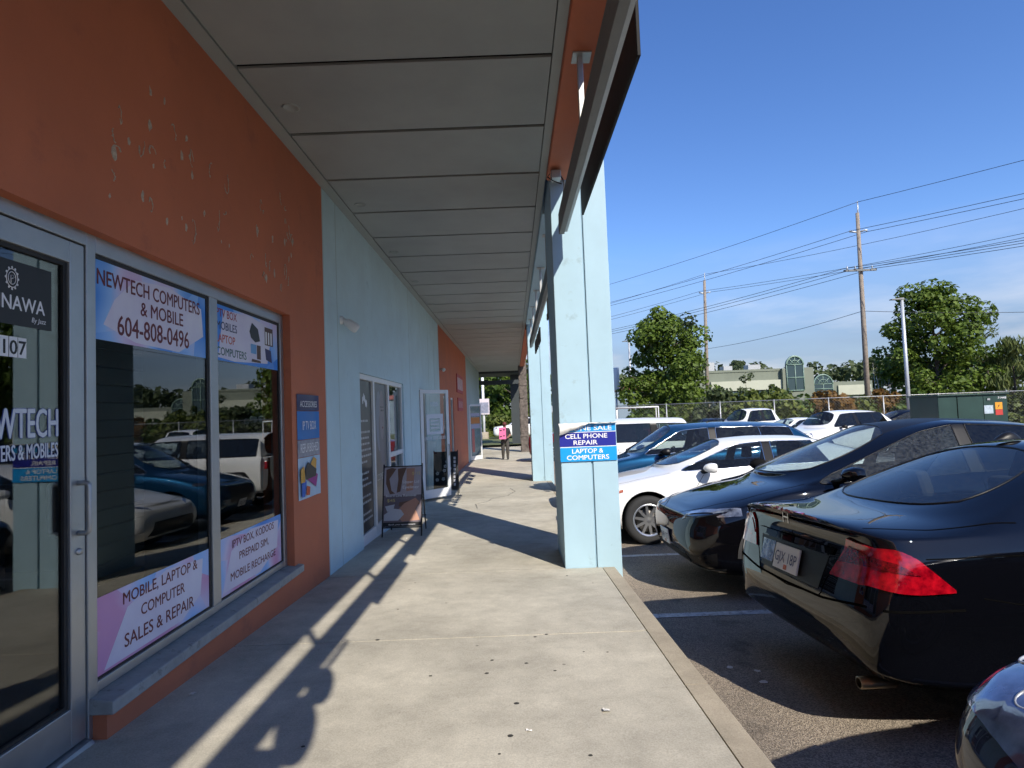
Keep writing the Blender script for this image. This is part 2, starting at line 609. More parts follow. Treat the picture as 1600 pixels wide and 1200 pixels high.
M['white'] = mat('white_vinyl', (.78, .78, .80), .45)
M['maroon'] = mat('maroon_vinyl', (.13, .012, .022), .5)
M['navy'] = mat('navy_vinyl', (.018, .022, .10), .45)
M['black'] = mat('black_vinyl', (.012, .012, .014), .45)
M['silver'] = mat('chrome', (.75, .76, .78), .12, 1.0)
M['wood'] = mat('weathered_pole_wood', (.27, .225, .18), .85, var=.3, vscale=7, bump=.4, bscale=30)
M['wire'] = mat('cable_black', (.015, .015, .018), .6)
M['lamp_grey'] = mat('lamp_post_grey', (.46, .49, .52), .45, .3)

# ------------------------------------------------------------------ ground, pavement, kerb
def kind(o, k='structure'):
    o['kind'] = k
    return o


# asphalt sheet: follows the fall of the lot, runs on to the horizon
ys = [-400, -30, -12, -6, -3, 0, 2, 4, 6.63, 9, 12, 15, 17.8, 25, 40, 80, 200, 800, 3500]
xs = [-3500, -400, -60, -8, 0.2, 1.02, 4, 8, 20, 60, 400, 3500]
lot = MB()
lot.grid([[(x, y, lot_z(y) - (.25 if x < 1.0 else 0)) for x in xs] for y in ys], 0, False)
lot_o = kind(lot.build('parking_lot', M['asphalt']))
gr = MB()
M['grass'] = mat('rough_grass', (.07, .11, .03), .9, var=.5, vscale=2.5, bump=.6, bscale=12, col2=(.11, .09, .04))
gr.grid([[(x, y, -.66) for x in (-300, -60, 9, 60, 600)] for y in (40, 62, 900)], 0, False)
kind(gr.build('verge', M['grass']))
ln = MB()
for yl in (.18, 2.72, 5.27, 7.83, 10.40, 12.95, 15.5, 18.05):
    one = MB()
    n = 12
    one.grid([[(1.12 + 5.0 * i / n, yl + d, lot_z(yl + d) + .004) for d in (-.055, .055)] for i in range(n + 1)], 0, False)
    kind(one.build('parking_line', M['line']))

# sidewalk slabs between filled joints
walk = MB()
sy = [-14, -8, -4, 0, 3, 6.63, 9, 12, 15, 17.8, 23, 28.7, 45, 60]
walk.grid([[(x, y, walk_z(y) - .012) for x in (-2.6, .9)] for y in sy], 0, False)
walk_o = kind(walk.build('sidewalk', M['joint_light']))
cuts = [-14, -9, -4.6, -1.6, 1.4, 4.48, 6.70, 8.22, 10.6, 13.2, 15.8, 18.4, 21.4, 24.4, 27.4, 29.9, 34, 38, 44, 52, 60]
for a, b in zip(cuts, cuts[1:]):
    s = MB()
    g = .010 if abs(a - 4.48) < .01 or abs(b - 4.48) < .01 else .0035
    q = [y for y in [a + g] + [t for t in GY if a + g < t < b - g] + [b - g]]
    top = [[(x, y, walk_z(y)) for x in (-2.6, .903)] for y in q]
    s.grid([[p for p in r] for r in top], 0, False)
    for r0, r1 in ((top[0], None), (top[-1], None)):
        s.quad(r0[0], r0[1], (r0[1][0], r0[1][1], r0[1][2] - .1), (r0[0][0], r0[0][1], r0[0][2] - .1))
    s.quad(top[0][1], top[-1][1], (top[-1][1][0], top[-1][1][1], top[-1][1][2] - .1), (top[0][1][0], top[0][1][1], top[0][1][2] - .1))
    s.build('slab', M['walk'], walk_o)
kerb_base = MB()
kerb_base.box(.92, .93, -13.9, 59.9, -2, -1.9)
kb = thing('kerb', 'x', 'x', (1, 0, 0))
for k in ('label', 'category'):
    del kb[k]
kind(kb)
kc = [-14, -8.2, -2.3, 3.5, 9.2, 15.0, 20.8, 26.6, 32.4, 46, 60]
for a, b in zip(kc, kc[1:]):
    s = MB()
    q = [a + .003] + [t for t in GY if a < t < b] + [b - .003]
    prof = [(.911, -.25, 0), (.911, .0, 1), (1.035, .0, 1), (1.052, -.018, 1), (1.064, -.25, 1)]
    s.grid([[(x, y, walk_z(y) + dz) for x, dz, _ in prof] for y in q], 0, False)
    for y in (q[0], q[-1]):
        s.poly([(x, y, walk_z(y) + dz) for x, dz, _ in prof])
    s.build('kerb_stone', M['kerb'], kb)
cr = MB()      # hairline crack in the walk
pts = [(-.78, 12.2), (-.86, 12.9), (-.62, 13.3), (-.55, 13.8), (-.20, 14.3), (-.02, 15.2), (-.15, 16.0)]
for a, b in zip(along([(x, y, 0) for x, y in pts], 40), along([(x, y, 0) for x, y in pts], 40)[1:]):
    j = random.uniform(-.02, .02)
    cr.quad((a.x - .008 + j, a.y, walk_z(a.y) + .002), (a.x + .008 + j, a.y, walk_z(a.y) + .002), (b.x + .008, b.y, walk_z(b.y) + .002), (b.x - .008, b.y, walk_z(b.y) + .002))
cr.build('crack', M['wire'], walk_o)

# ------------------------------------------------------------------ the strip of shops
WX, CEIL = -2.08, 4.03
bld = thing('strip_mall_building', 'long shop building in orange and pale blue stucco with a covered walkway', 'building', (WX, 0, -.3))


def wallgrid(mb, ys, zs, empty, x0=WX, x1=WX - .28, m=0):
    ny, nz_ = len(ys) - 1, len(zs) - 1
    sol = lambda i, j: 0 <= i < ny and 0 <= j < nz_ and (i, j) not in empty
    for i in range(ny):
        for j in range(nz_):
            if not sol(i, j):
                continue
            a, b, c, d = ys[i], ys[i + 1], zs[j], zs[j + 1]
            mb.quad((x0, a, c), (x0, b, c), (x0, b, d), (x0, a, d), m)
            mb.quad((x1, a, c), (x1, a, d), (x1, b, d), (x1, b, c), m)
            if not sol(i - 1, j): mb.quad((x0, a, c), (x0, a, d), (x1, a, d), (x1, a, c), m)
            if not sol(i + 1, j): mb.quad((x0, b, c), (x1, b, c), (x1, b, d), (x0, b, d), m)
            if not sol(i, j - 1): mb.quad((x0, a, c), (x1, a, c), (x1, b, c), (x0, b, c), m)
            if not sol(i, j + 1): mb.quad((x0, a, d), (x0, b, d), (x1, b, d), (x1, a, d), m)


# orange bay (unit 107)
w1 = MB()
wallgrid(w1, [-12, 1.90, 3.10, 5.72, 6.775], [-1.2, -.005, 2.405, CEIL + .2], {(1, 0), (1, 1), (2, 1)})
wo1 = w1.build('wall', M['orange'], bld); wo1['label'] = 'orange stucco wall with chipped paint above the shop window'
w2 = MB()
wallgrid(w2, [6.775, 8.30, 11.62, 13.55, 14.60, 17.42], [-1.3, -.40, 2.03, CEIL + .2], {(1, 1), (3, 0), (3, 1)})
w2.build('wall', M['blue'], bld)['label'] = 'pale blue stucco wall of the next unit'
w3 = MB()
wallgrid(w3, [17.42, 18.30, 19.9, 20.4, 21.4, 27.52], [-1.3, -.35, 2.0, CEIL + .2], {(1, 1), (3, 0), (3, 1)})
w3.build('wall', M['orange'], bld)['label'] = 'second orange stucco wall further along'
w4 = MB()
wallgrid(w4, [27.52, 28.75, 29.75, 38.2], [-1.4, 1.9, CEIL + .2], {(1, 0)})
w4.build('wall', M['bluegrey'], bld)['label'] = 'grey blue wall at the far end'
for y in (6.795, 7.30, 12.4, 15.2, 16.3):
    MB().box(WX - .01, WX + .0015, y - .006, y + .006, -.6, CEIL).build('wall_joint', M['bluegrey'], bld)

# chipped paint and glue marks where a sign used to be
gm = MB()
rnd = random.Random(11)
M['glue'] = mat('old_glue', (.48, .40, .32), .8, var=.4, vscale=40)
for k in range(58):
    y = rnd.uniform(2.9, 5.85)
    zc_ = rnd.uniform(2.60, 3.25) if rnd.random() < .85 else rnd.uniform(3.2, 3.6)
    if rnd.random() < .55:
        ra, rb = rnd.uniform(.010, .032), rnd.uniform(.02, .08)
        a0, a1 = rnd.uniform(0, 6.3), rnd.uniform(1.5, 5.5)
        tl = rnd.uniform(-.4, .4)
        pts = []
        for i in range(14):
            a = a0 + a1 * i / 13
            pts.append((WX + .001, y + ra * math.cos(a) + tl * rb * math.sin(a) * .5 + rnd.gauss(0, .003), zc_ + rb * math.sin(a) + rnd.gauss(0, .004)))
        gm.tube(pts, [max(.0012, rnd.gauss(.0033, .0015)) for _ in pts], 4)
    else:
        n = rnd.randint(6, 10)
        rr = rnd.uniform(.008, .03)
        gm.prism([(WX - .002, y + rr * rnd.uniform(.4, 1.2) * math.cos(2 * math.pi * i / n), zc_ + rr * 1.9 * rnd.uniform(.4, 1.2) * math.sin(2 * math.pi * i / n)) for i in range(n)], (.0035, 0, 0))
go = gm.build('glue_mark', M['glue'], wo1)
go['kind'] = 'stuff'

# ---- unit 107: window frame, panes, sill
FX0, FX1, GX = -2.255, -2.150, -2.172


def frame_piece(name, y0, y1, z0, z1, parent, m='alu', x0=FX0, x1=FX1, bev=.004):
    return MB().box(x0, x1, y0, y1, z0, z1).build(name, M[m], parent, bevel=bev)


win = MB().box(FX0, FX1, 3.14, 5.655, 2.318, 2.41).build('storefront_window', M['alu'], bld, bevel=.004)
frame_piece('sill_rail', 3.14, 5.655, .070, .122, win)
frame_piece('jamb', 3.072, 3.140, -.135, 2.41, win)
frame_piece('jamb', 5.655, 5.775, .05, 2.41, win)
frame_piece('mullion', 4.335, 4.448, .122, 2.318, win)
for a, b in ((3.14, 4.335), (4.448, 5.655)):
    g = MB().box(GX - .004, GX + .002, a + .002, b - .002, .124, 2.316).build('pane', M['glass'], win)
    gk = MB()
    gk.box(GX + .002, GX + .009, a, a + .012, .122, 2.318); gk.box(GX + .002, GX + .009, b - .028, b, .122, 2.318)
    gk.box(GX + .002, GX + .009, a + .012, b - .028, 2.296, 2.318); gk.box(GX + .002, GX + .009, a + .012, b - .028, .122, .132)
    gk.build('gasket', M['rubber'], win)
sl = MB()
sl.hexa([(-2.24, 3.075, -.018), (-2.03, 3.075, -.018), (-2.03, 5.83, -.018), (-2.24, 5.83, -.018)], [(-2.24, 3.075, .078), (-2.03, 3.075, .046), (-2.03, 5.83, .046), (-2.24, 5.83, .078)])
sl.build('window_sill', M['sill'], bld, bevel=.008)

# ---- door 107
dr = MB()
dr.box(-2.225, -2.160, 2.968, 3.068, -.115, 2.332)
dr.box(-2.225, -2.160, 2.03, 2.13, -.115, 2.332)
dr.box(-2.2245, -2.1605, 2.13, 2.968, 2.225, 2.332)
dr.box(-2.2245, -2.1605, 2.13, 2.968, -.115, .068)
dro = dr.build('door', M['alu'], bld, bevel=.004)
dro['label'] = 'aluminium framed glass door numbered 107'
MB().box(-2.196, -2.190, 2.132, 2.966, .070, 2.223).build('pane', M['glass'], dro)
gk = MB(); gk.box(-2.19, -2.176, 2.945, 2.968, .068, 2.225); gk.box(-2.19, -2.176, 2.13, 2.945, 2.205, 2.225); gk.box(-2.19, -2.176, 2.13, 2.945, .068, .086)
gk.build('gasket', M['rubber'], dro)
for hx, sgn in ((-2.160, 1), (-2.225, -1)):
    h = MB()
    hy = 3.02 if sgn > 0 else 2.99
    pts = [(hx, hy, 1.135), (hx + sgn * .035, hy, 1.135)] + [(hx + sgn * (.035 + .02 * math.sin(a)), hy, 1.115 + .02 * math.cos(a)) for a in (.5, 1.0, 1.57)]
    pts += [(hx + sgn * .055, hy, .92)] + [(hx + sgn * (.035 + .02 * math.cos(a)), hy, .91 - .02 * math.sin(a)) for a in (.5, 1.0, 1.57)] + [(hx, hy, .89)]
    h.tube(pts, .013, 10)
    h.build('pull_handle', M['steel'], dro)
MB().lathe([(.001, .012), (.016, .012), (.018, .0)], (-2.160, 3.02, .80), 'x', 16).build('lock_cylinder', M['steel'], dro)
fr = MB().box(FX0, FX1, 1.90, 3.072, 2.338, 2.41)
fro = fr.build('door_head', M['alu'], bld, bevel=.004)
MB().hexa([(-2.26, 1.95, walk_z(2) - .02), (-2.10, 1.95, walk_z(2) - .02), (-2.10, 3.07, walk_z(3.07) - .02), (-2.26, 3.07, walk_z(3.07) - .02)],
          [(-2.26, 1.95, -.118), (-2.13, 1.95, -.118), (-2.13, 3.07, -.125), (-2.26, 3.07, -.125)]).build('threshold', M['steel'], bld, bevel=.004)

# ---- rooms behind the glass
rm = MB()
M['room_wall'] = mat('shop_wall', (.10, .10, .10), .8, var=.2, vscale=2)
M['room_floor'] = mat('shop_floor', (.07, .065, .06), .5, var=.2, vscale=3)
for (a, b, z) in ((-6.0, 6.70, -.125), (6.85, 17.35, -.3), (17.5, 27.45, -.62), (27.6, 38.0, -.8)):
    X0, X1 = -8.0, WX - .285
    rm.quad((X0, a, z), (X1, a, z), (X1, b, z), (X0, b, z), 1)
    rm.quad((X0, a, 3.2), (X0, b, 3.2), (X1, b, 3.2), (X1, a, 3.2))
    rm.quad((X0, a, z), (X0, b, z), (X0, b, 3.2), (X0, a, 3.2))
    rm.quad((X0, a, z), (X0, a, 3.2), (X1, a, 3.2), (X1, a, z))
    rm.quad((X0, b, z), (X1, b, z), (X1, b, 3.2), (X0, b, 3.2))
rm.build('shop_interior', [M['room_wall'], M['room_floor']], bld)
sw = thing('slatwall_display', 'dark slatted display board standing inside the shop window', 'display board', (-2.44, 3.6, -.12))
M['slat'] = mat('dark_slat', (.035, .037, .037), .6, var=.2, vscale=6)
for k in range(22):
    MB().box(-2.47, -2.42, 3.36, 3.98, -.12 + k * .105, -.12 + k * .105 + .092).build('slat', M['slat'], sw)
ct = thing('shop_counter', 'dark shop counter seen dimly through the glass', 'counter', (-5.2, 4.5, -.125))
MB().box(-5.6, -5.0, 2.6, 6.0, -.125, .85).build('counter_body', M['room_wall'], ct, bevel=.02)
MB().box(-5.65, -4.95, 2.55, 6.05, .85, .89).build('counter_top', M['slat'], ct, bevel=.01)

# ---- soffit panels with dark gaps
sfy = [-8.8 + 1.105 * k for k in range(44)]
sfy = [y for y in sfy if y < 38.3]
off = 4.392 - min(sfy, key=lambda y: abs(y - 4.392))
MB().box(-2.07, .44, -9, 38.2, CEIL + .045, CEIL + .06).build('soffit_backing', M['dark'], bld)
for a in sfy:
    a += off
    b = min(a + 1.105, 38.2)
    MB().box(-1.955, .385, a + .026, b - .026, CEIL + .010, CEIL + .03).build('soffit_panel', M['soffit'], bld)
for x0, x1 in ((-2.078, -1.965), (.392, .468)):
    yb = [-9, 1.9, 7.75, 13.6, 19.5, 25.3, 31.2, 38.2]
    for a, b in zip(yb, yb[1:]):
        MB().box(x0, x1, a + .002, b - .002, CEIL, CEIL + .04).build('soffit_trim', M['soffit_trim'], bld)
for i, (x, y) in enumerate(((-1.77, 5.0), (-1.79, 7.4), (-1.81, 9.62), (-1.82, 11.8), (-1.83, 14.2))):
    p = MB()
    p.lathe([(.0, -.004), (.052, -.004), (.060, -.012), (.070, -.012), (.074, .0)][::1], (x, y, CEIL + .012), 'z', 24)
    p.build('pot_light', M['soffit_trim'], bld)

# ---- fascia beams
def fascia(y0, y1, m):
    f = MB()
    f.box(.470, .715, y0, y1, 3.965, 5.4)
    return f.build('fascia_beam', M[m], bld, bevel=.01)


fascia(-9, 6.66, 'orange')
fascia(7.80, 17.70, 'blue_col')
fascia(18.85, 33.9, 'orange')
MB().box(-2.4, .46, -9, 38.2, CEIL + .1, CEIL + .35).build('canopy_roof', M['soffit_trim'], bld)


def column(y0, y1, m='blue_col', x0=.505, x1=1.125, zt=6.0):
    b = MB()
    zb0 = walk_z(y0) - .6
    b.box(x0, .838, y0, y1, zb0, zt)
    b.box(.856, x1, y0 - .004, y1, zb0, zt)
    b.box(.838, .856, y0 + .018, y1 - .01, zb0, zt)
    o = b.build('column', M[m], bld, bevel=.008)
    return o


c1 = column(6.70, 7.78); c1['label'] = 'pale blue column carrying the phone repair sign'
column(17.80, 18.85)['label'] = 'second pale blue column further along'
# stone clad pillar
sp_ = MB()
sp_.box(.44, .80, 34.05, 34.75, -1.2, 4.3)
M['stone_core'] = mat('stone_mortar', (.08, .075, .07), .9)
po = sp_.build('column', M['stone_core'], bld)
po['label'] = 'far pillar clad in dark ledge stone'
M['stone'] = mat('ledge_stone', (.16, .135, .12), .85, var=.5, vscale=6, bump=.5, bscale=20)
rnd = random.Random(4)
st = MB()
z = -1.0
while z < 4.2:
    h = rnd.uniform(.05, .10)
    x = .42
    while x < .82:
        w = rnd.uniform(.12, .35)
        d = rnd.uniform(.0, .05)
        st.box(x, min(.84, x + w) - .008, 34.0 - d, 34.06, z, z + h - .008)
        x += w
    for ax, sgn in ((.44, -1),):
        y = 34.0
        while y < 34.75:
            w = rnd.uniform(.15, .35)
            st.box(.40 - rnd.uniform(0, .04), .445, y, min(34.78, y + w) - .008, z, z + h - .008)
            y += w
    z += h
so = st.build('stone_cladding', M['stone'], po)
so['kind'] = 'stuff'
dkm = mat('dark_slate_paint', (.035, .045, .05), .7, var=.15, vscale=3)
MB().box(-.12, .62, 40.6, 41.3, -1.2, 4.3).build('column', dkm, bld)['label'] = 'dark slate column at the end of the walk'
MB().box(-2.2, .9, 38.25, 38.5, 3.22, 3.48).build('end_beam', dkm, bld)
MB().box(-2.4, .9, 38.2, 42.0, 3.92, 4.3).build('end_canopy', dkm, bld)

# ---- sign carrier beam, brackets, sign boxes
def carrier(y0, y1, nm_lab):
    r = thing('sign_carrier', nm_lab, 'sign frame', (.58, y0, 3.25))
    MB().box(.552, .608, y0, y1, 3.25, 3.465).build('beam', M['beam_grey'], r, bevel=.004)
    MB().box(.608, .640, y0, y1, 3.275, 3.30).build('beam_lip', M['steel'], r)
    k = y0 + .9
    while k < y1:
        MB().box(.56, .60, k - .022, k + .022, 3.465, 3.955).build('bracket_post', M['steel'], r, bevel=.003)
        MB().box(.525, .66, k - .07, k + .07, 3.953, 3.9635).build('bracket_plate', M['steel'], r)
        k += 2.0
    return r


s1 = carrier(-8.6, 6.30, 'grey steel sign beam hung below the orange canopy edge')
jb = MB().box(.50, .60, 6.30, 6.44, 3.86, 3.945).build('junction_box', M['steel'], s1, bevel=.006)
cb = MB(); cb.tube(along([(.60, 6.36, 3.90), (.615, 6.33, 3.86), (.63, 6.30, 3.80), (.62, 6.25, 3.72), (.60, 6.22, 3.60)], 16), .008, 6)
cb.tube(along([(.49, 6.37, 3.93), (.46, 6.36, 3.89), (.52, 6.32, 3.83), (.60, 6.28, 3.78)], 12), .006, 6)
cb.build('cable', M['wire'], s1)
sg = thing('sign_box', 'black back of a shop sign hanging beyond the grey beam', 'sign', (.80, 4.9, 3.5))
MB().box(.800, .822, 3.44, 6.30, 3.445, 3.87).build('sign_panel', M['sign_black'], sg, bevel=.004)
M['sign_face'] = mat('sign_face', (.62, .60, .55), .5)
MB().box(.823, .826, 3.47, 6.27, 3.47, 3.85).build('sign_face', M['sign_face'], sg)
sg2 = thing('sign_box', 'sign box further back along the beam, above the viewer', 'sign', (.82, 2.4, 3.5))
MB().box(.815, .84, 1.25, 2.95, 3.50, 3.87).build('sign_panel', M['sign_black'], sg2, bevel=.004)
# cut-out shop sign behind the viewer: its shadow falls on the walk
sg3 = thing('cutout_sign', 'cut-out letter sign on the beam behind the viewer', 'sign', (.66, -1, 3.2))
o = MB()


def disc(y, z, r, e=1.0, n=22, x=.66):
    o.prism([(x, y + r * math.cos(2 * math.pi * k / n), z + r * e * math.sin(2 * math.pi * k / n)) for k in range(n)], (.03, 0, 0))


disc(-.10, 3.20, .20, .8); disc(-.55, 3.14, .26, .9); disc(-1.15, 3.10, .34, .8); disc(-1.75, 3.16, .22)
o.build('letter_shape', M['sign_black'], sg3)
MB().box(.655, .665, -.35, .62, 3.22, 3.27).build('letter_stroke', M['sign_black'], sg3)
s2 = carrier(7.85, 17.5, 'grey steel sign beam along the second bay beyond the blue column')
sg4 = thing('cutout_sign', 'row of cut-out letters on the second bay beam', 'sign', (.62, 10, 3.2))
rnd = random.Random(9)
for k in range(7):
    y = 7.95 + k * .42
    l = MB()
    l.box(.66, .69, y, y + .09, 3.02, 3.42)
    l.box(.66, .69, y + .09, y + .30, 3.02, 3.12)
    if k % 2:
        l.box(.66, .69, y + .21, y + .30, 3.12, 3.42)
    l.build('letter', M['sign_black'], sg4)
for k in range(3):
    y = 13.6 + k * 1.1
    l = MB(); l.box(.66, .69, y, y + .75, 2.98, 3.3)
    l.build('panel', M['sign_black'], sg4)

# ------------------------------------------------------------------ lettering and posters of unit 107
Y_, Z_ = (0, 1, 0), (0, 0, 1)
LL = []


def banner_mat(name, flip=False, seed=0.):
    m, nt, b, out = new_mat(name)
    N, L = nt.nodes, nt.links
    g = N.new('ShaderNodeTexCoord')
    mpn = N.new('ShaderNodeMapping'); mpn.inputs['Location'].default_value = (seed, seed * 2, seed)
    v = N.new('ShaderNodeTexVoronoi'); v.inputs['Scale'].default_value = 2.6
    L.new(g.outputs['Object'], mpn.inputs['Vector']); L.new(mpn.outputs[0], v.inputs['Vector'])
    sp = N.new('ShaderNodeSeparateColor'); L.new(v.outputs['Color'], sp.inputs[0])
    n = N.new('ShaderNodeTexNoise'); n.inputs['Scale'].default_value = 1.7; n.inputs['Detail'].default_value = 1
    L.new(mpn.outputs[0], n.inputs['Vector'])
    ad = N.new('ShaderNodeMath'); ad.operation = 'MULTIPLY_ADD'; ad.inputs[1].default_value = .22
    L.new(sp.outputs['Red'], ad.inputs[0]); L.new(n.outputs['Fac'], ad.inputs[2])
    r = N.new('ShaderNodeValToRGB')
    e = r.color_ramp.elements
    e[0].position, e[0].color = .44, (.04, .24, .72, 1)
    e[1].position, e[1].color = .78, (.58, .28, .50, 1)
    x = e.new(.57); x.color = (.28, .50, .86, 1)
    x = e.new(.66); x.color = (.60, .56, .76, 1)
    L.new(ad.outputs[0], r.inputs[0]); L.new(r.outputs[0], b.inputs['Base Color'])
    b.inputs['Roughness'].default_value = .4
    return m


def wall_banner(name, label, y0, y1, z0, z1, x, seed, white, lines, mats):
    r = thing(name, label, 'banner', (x, (y0 + y1) / 2, z0))
    MB().box(x - .0012, x, y0, y1, z0, z1).build('vinyl_sheet', banner_mat('banner_print', seed=seed), r)
    MB().poly([(x + .0006, lerp(y0, y1, a), lerp(z0, z1, b)) for a, b in white]).build('white_panel', M['banner_white'], r)
    for (s, yc, zb_, h, w, mi, al) in lines:
        MB().text(s, (x + .0012, yc, zb_), Y_, Z_, h, 0, w, al, bold=.014).build('lettering', mats[mi], r)
    return r


BX = GX + .0035
M['banner_white'] = mat('banner_white_print', (.66, .65, .74), .45, var=.12, vscale=3, col2=(.60, .55, .70))
wall_banner('window_banner', 'upper window banner reading newtech computers and mobile with phone number', 3.155, 4.305, 1.87, 2.295, BX, 1.3,
            [(.06, .20), (.30, .04), (.70, .02), (.97, .35), (.95, .80), (.60, .97), (.30, .90), (.14, .55)],
            [('NEWTECH COMPUTERS', 3.70, 2.165, .082, 1.05, 0, 'C'), ('& MOBILE', 3.78, 2.055, .080, .46, 0, 'C'), ('604-808-0496', 3.71, 1.915, .108, .74, 0, 'C')], [M['maroon']])
wall_banner('window_banner', 'lower window banner reading mobile, laptop and computer sales and repair', 3.155, 4.305, .134, .530, BX, 2.1,
            [(.05, .03), (.22, .70), (.55, .97), (.93, .88), (.90, .30), (.70, .05)],
            [('MOBILE, LAPTOP &', 3.76, .435, .062, .78, 0, 'C'), ('COMPUTER', 3.76, .325, .062, .46, 0, 'C'), ('SALES & REPAIR', 3.74, .200, .070, .72, 0, 'C')], [M['maroon']])
M['txt_red'] = mat('red_vinyl', (.30, .02, .04), .5); M['txt_green'] = mat('green_vinyl', (.02, .10, .09), .5); M['txt_or'] = mat('coral_vinyl', (.50, .08, .04), .5)
b3 = wall_banner('window_banner', 'upper window banner listing tv box, mobiles, laptop and computers with product pictures', 4.462, 5.625, 1.875, 2.294, BX, 3.4,
                 [(.02, .05), (.25, .02), (.80, .10), (.90, .85), (.55, .98), (.10, .93)],
                 [('PTV BOX', 4.47, 2.205, .060, .33, 0, 'L'), ('MOBILES', 4.47, 2.110, .060, .33, 1, 'L'), ('LAPTOP', 4.455, 2.012, .060, .31, 2, 'L'), ('COMPUTERS', 4.465, 1.915, .060, .50, 3, 'L')],
                 [M['txt_red'], M['navy'], M['txt_or'], M['txt_green']])
pp = MB()
x = BX + .0018
P2 = lambda l: [(x, a, b) for a, b in l]
pp.poly(P2([(5.03, 2.16), (5.08, 2.24), (5.20, 2.20), (5.24, 2.10), (5.14, 2.08), (5.06, 2.11)]), 0)
pp.poly(P2([(5.34, 2.08), (5.52, 2.08), (5.52, 2.24), (5.34, 2.24)]), 1)
for k in range(3):
    pp.poly([(x + .0005, a, b) for a, b in ((5.355 + k * .055, 2.09), (5.385 + k * .055, 2.09), (5.385 + k * .055, 2.20), (5.355 + k * .055, 2.20))], 2)
pp.poly(P2([(5.05, 1.98), (5.16, 1.98), (5.16, 2.06), (5.05, 2.06)]), 3)
pp.poly(P2([(5.17, 1.94), (5.25, 1.94), (5.25, 2.06), (5.17, 2.06)]), 1)
pp.poly(P2([(5.06, 1.91), (5.25, 1.91), (5.24, 1.93), (5.07, 1.935)]), 1)
pp.poly(P2([(5.36, 1.95), (5.49, 1.93), (5.47, 2.04), (5.34, 2.05)]), 4)
pp.build('product_picture', [M['black'], mat('print_brown', (.10, .06, .05)), M['white'], mat('print_sky', (.16, .36, .62)), M['navy']], b3)
wall_banner('window_banner', 'lower window banner reading prepaid sim and mobile recharge', 4.462, 5.625, .134, .555, BX, 4.7,
            [(.04, .06), (.16, .72), (.45, .96), (.95, .90), (.92, .35), (.60, .04)],
            [('IPTV BOX, KODOOS', 5.06, .455, .058, .80, 0, 'C'), ('PREPAID SIM,', 5.06, .345, .058, .56, 0, 'C'), ('MOBILE RECHARGE', 5.06, .215, .058, .86, 0, 'C')], [M['maroon']])
# door stickers
DX = -2.1885
ds = thing('door_sign', 'black door sign with silver crest and the letters SHNAWA', 'sign', (DX, 2.6, 1.86))
MB().box(DX - .001, DX, 2.34, 2.885, 1.872, 2.158).build('sign_sheet', M['black'], ds)
MB().text('SHNAWA', (DX + .0008, 2.842, 1.940), Y_, Z_, .062, 0, .335, 'R', bold=.014).build('lettering', M['white'], ds)
MB().text('By Jazz', (DX + .0008, 2.850, 1.898), Y_, Z_, .022, 0, .085, 'R', shear=.2).build('lettering', M['white'], ds)
cr_ = MB()
cy, cz = 2.655, 2.078
ring = lambda rr, n=20: [(DX + .001, cy + rr * .85 * math.cos(2 * math.pi * k / n), cz + rr * 1.15 * math.sin(2 * math.pi * k / n)) for k in range(n)]
cr_.tube(ring(.036), .0022, 4, closed=True); cr_.tube(ring(.024), .0018, 4, closed=True)
for k in range(12):
    a = 2 * math.pi * k / 12
    cr_.ball((DX + .001, cy + .040 * .85 * math.cos(a), cz + .042 * 1.15 * math.sin(a)), .002, .005, .006, 6)
cr_.tube([(DX + .001, cy - .006, cz - .022), (DX + .001, cy - .006, cz + .012), (DX + .001, cy + .006, cz + .014), (DX + .001, cy + .010, cz + .004), (DX + .001, cy - .003, cz - .004)], .0022, 4)
cr_.build('crest', M['white'], ds)
dn = thing('door_number', 'white stickers with the door number 107', 'number', (DX, 2.66, 1.70))
for k, ch in enumerate('107'):
    y = 2.592 + k * .049
    MB().box(DX - .001, DX, y, y + .045, 1.728, 1.818).build('number_tile', M['white'], dn)
    MB().text(ch, (DX + .0008, y + .0225, 1.742), Y_, Z_, .060, 0, None, 'C', bold=.02).build('numeral', M['black'], dn)
dl = thing('door_lettering', 'white outlined lettering NEWTECH COMPUTERS & MOBILES on the door glass', 'lettering', (DX, 2.6, 1.26))
M['letter_white'] = mat('letter_white', (.62, .66, .72), .5); M['letter_blue'] = mat('letter_outline_blue', (.03, .06, .22), .5)
for s, zb_, h, w in (('NEWTECH', 1.372, .128, .475), ('COMPUTERS & MOBILES', 1.275, .066, .53)):
    MB().text(s, (DX + .0004, 2.922, zb_), Y_, Z_, h, 0, w, 'R', bold=.035).build('outline', M['letter_blue'], dl)
    MB().text(s, (DX + .0016, 2.922, zb_), Y_, Z_, h, 0, w, 'R', bold=.012).build('lettering', M['letter_white'], dl)

# poster on the orange pier
ps = thing('wall_poster', 'tall worn poster for accessories and tv boxes on the orange wall', 'poster', (WX, 6.14, .63))
px_ = WX + .006
yy = [5.84, 6.44]
M['p_bluesky'] = mat('print_pale_blue', (.42, .56, .70), .5, var=.1, vscale=5); M['p_mid'] = mat('print_blue', (.02, .17, .50), .5, var=.1, vscale=6)
M['p_grey'] = mat('print_grey', (.33, .33, .38), .5, var=.3, vscale=14)


def bulge(y):
    return .010 * math.sin((y - 5.84) / .6 * math.pi) + (.02 * ((y - 6.3) / .14) ** 2 if y > 6.3 else 0)


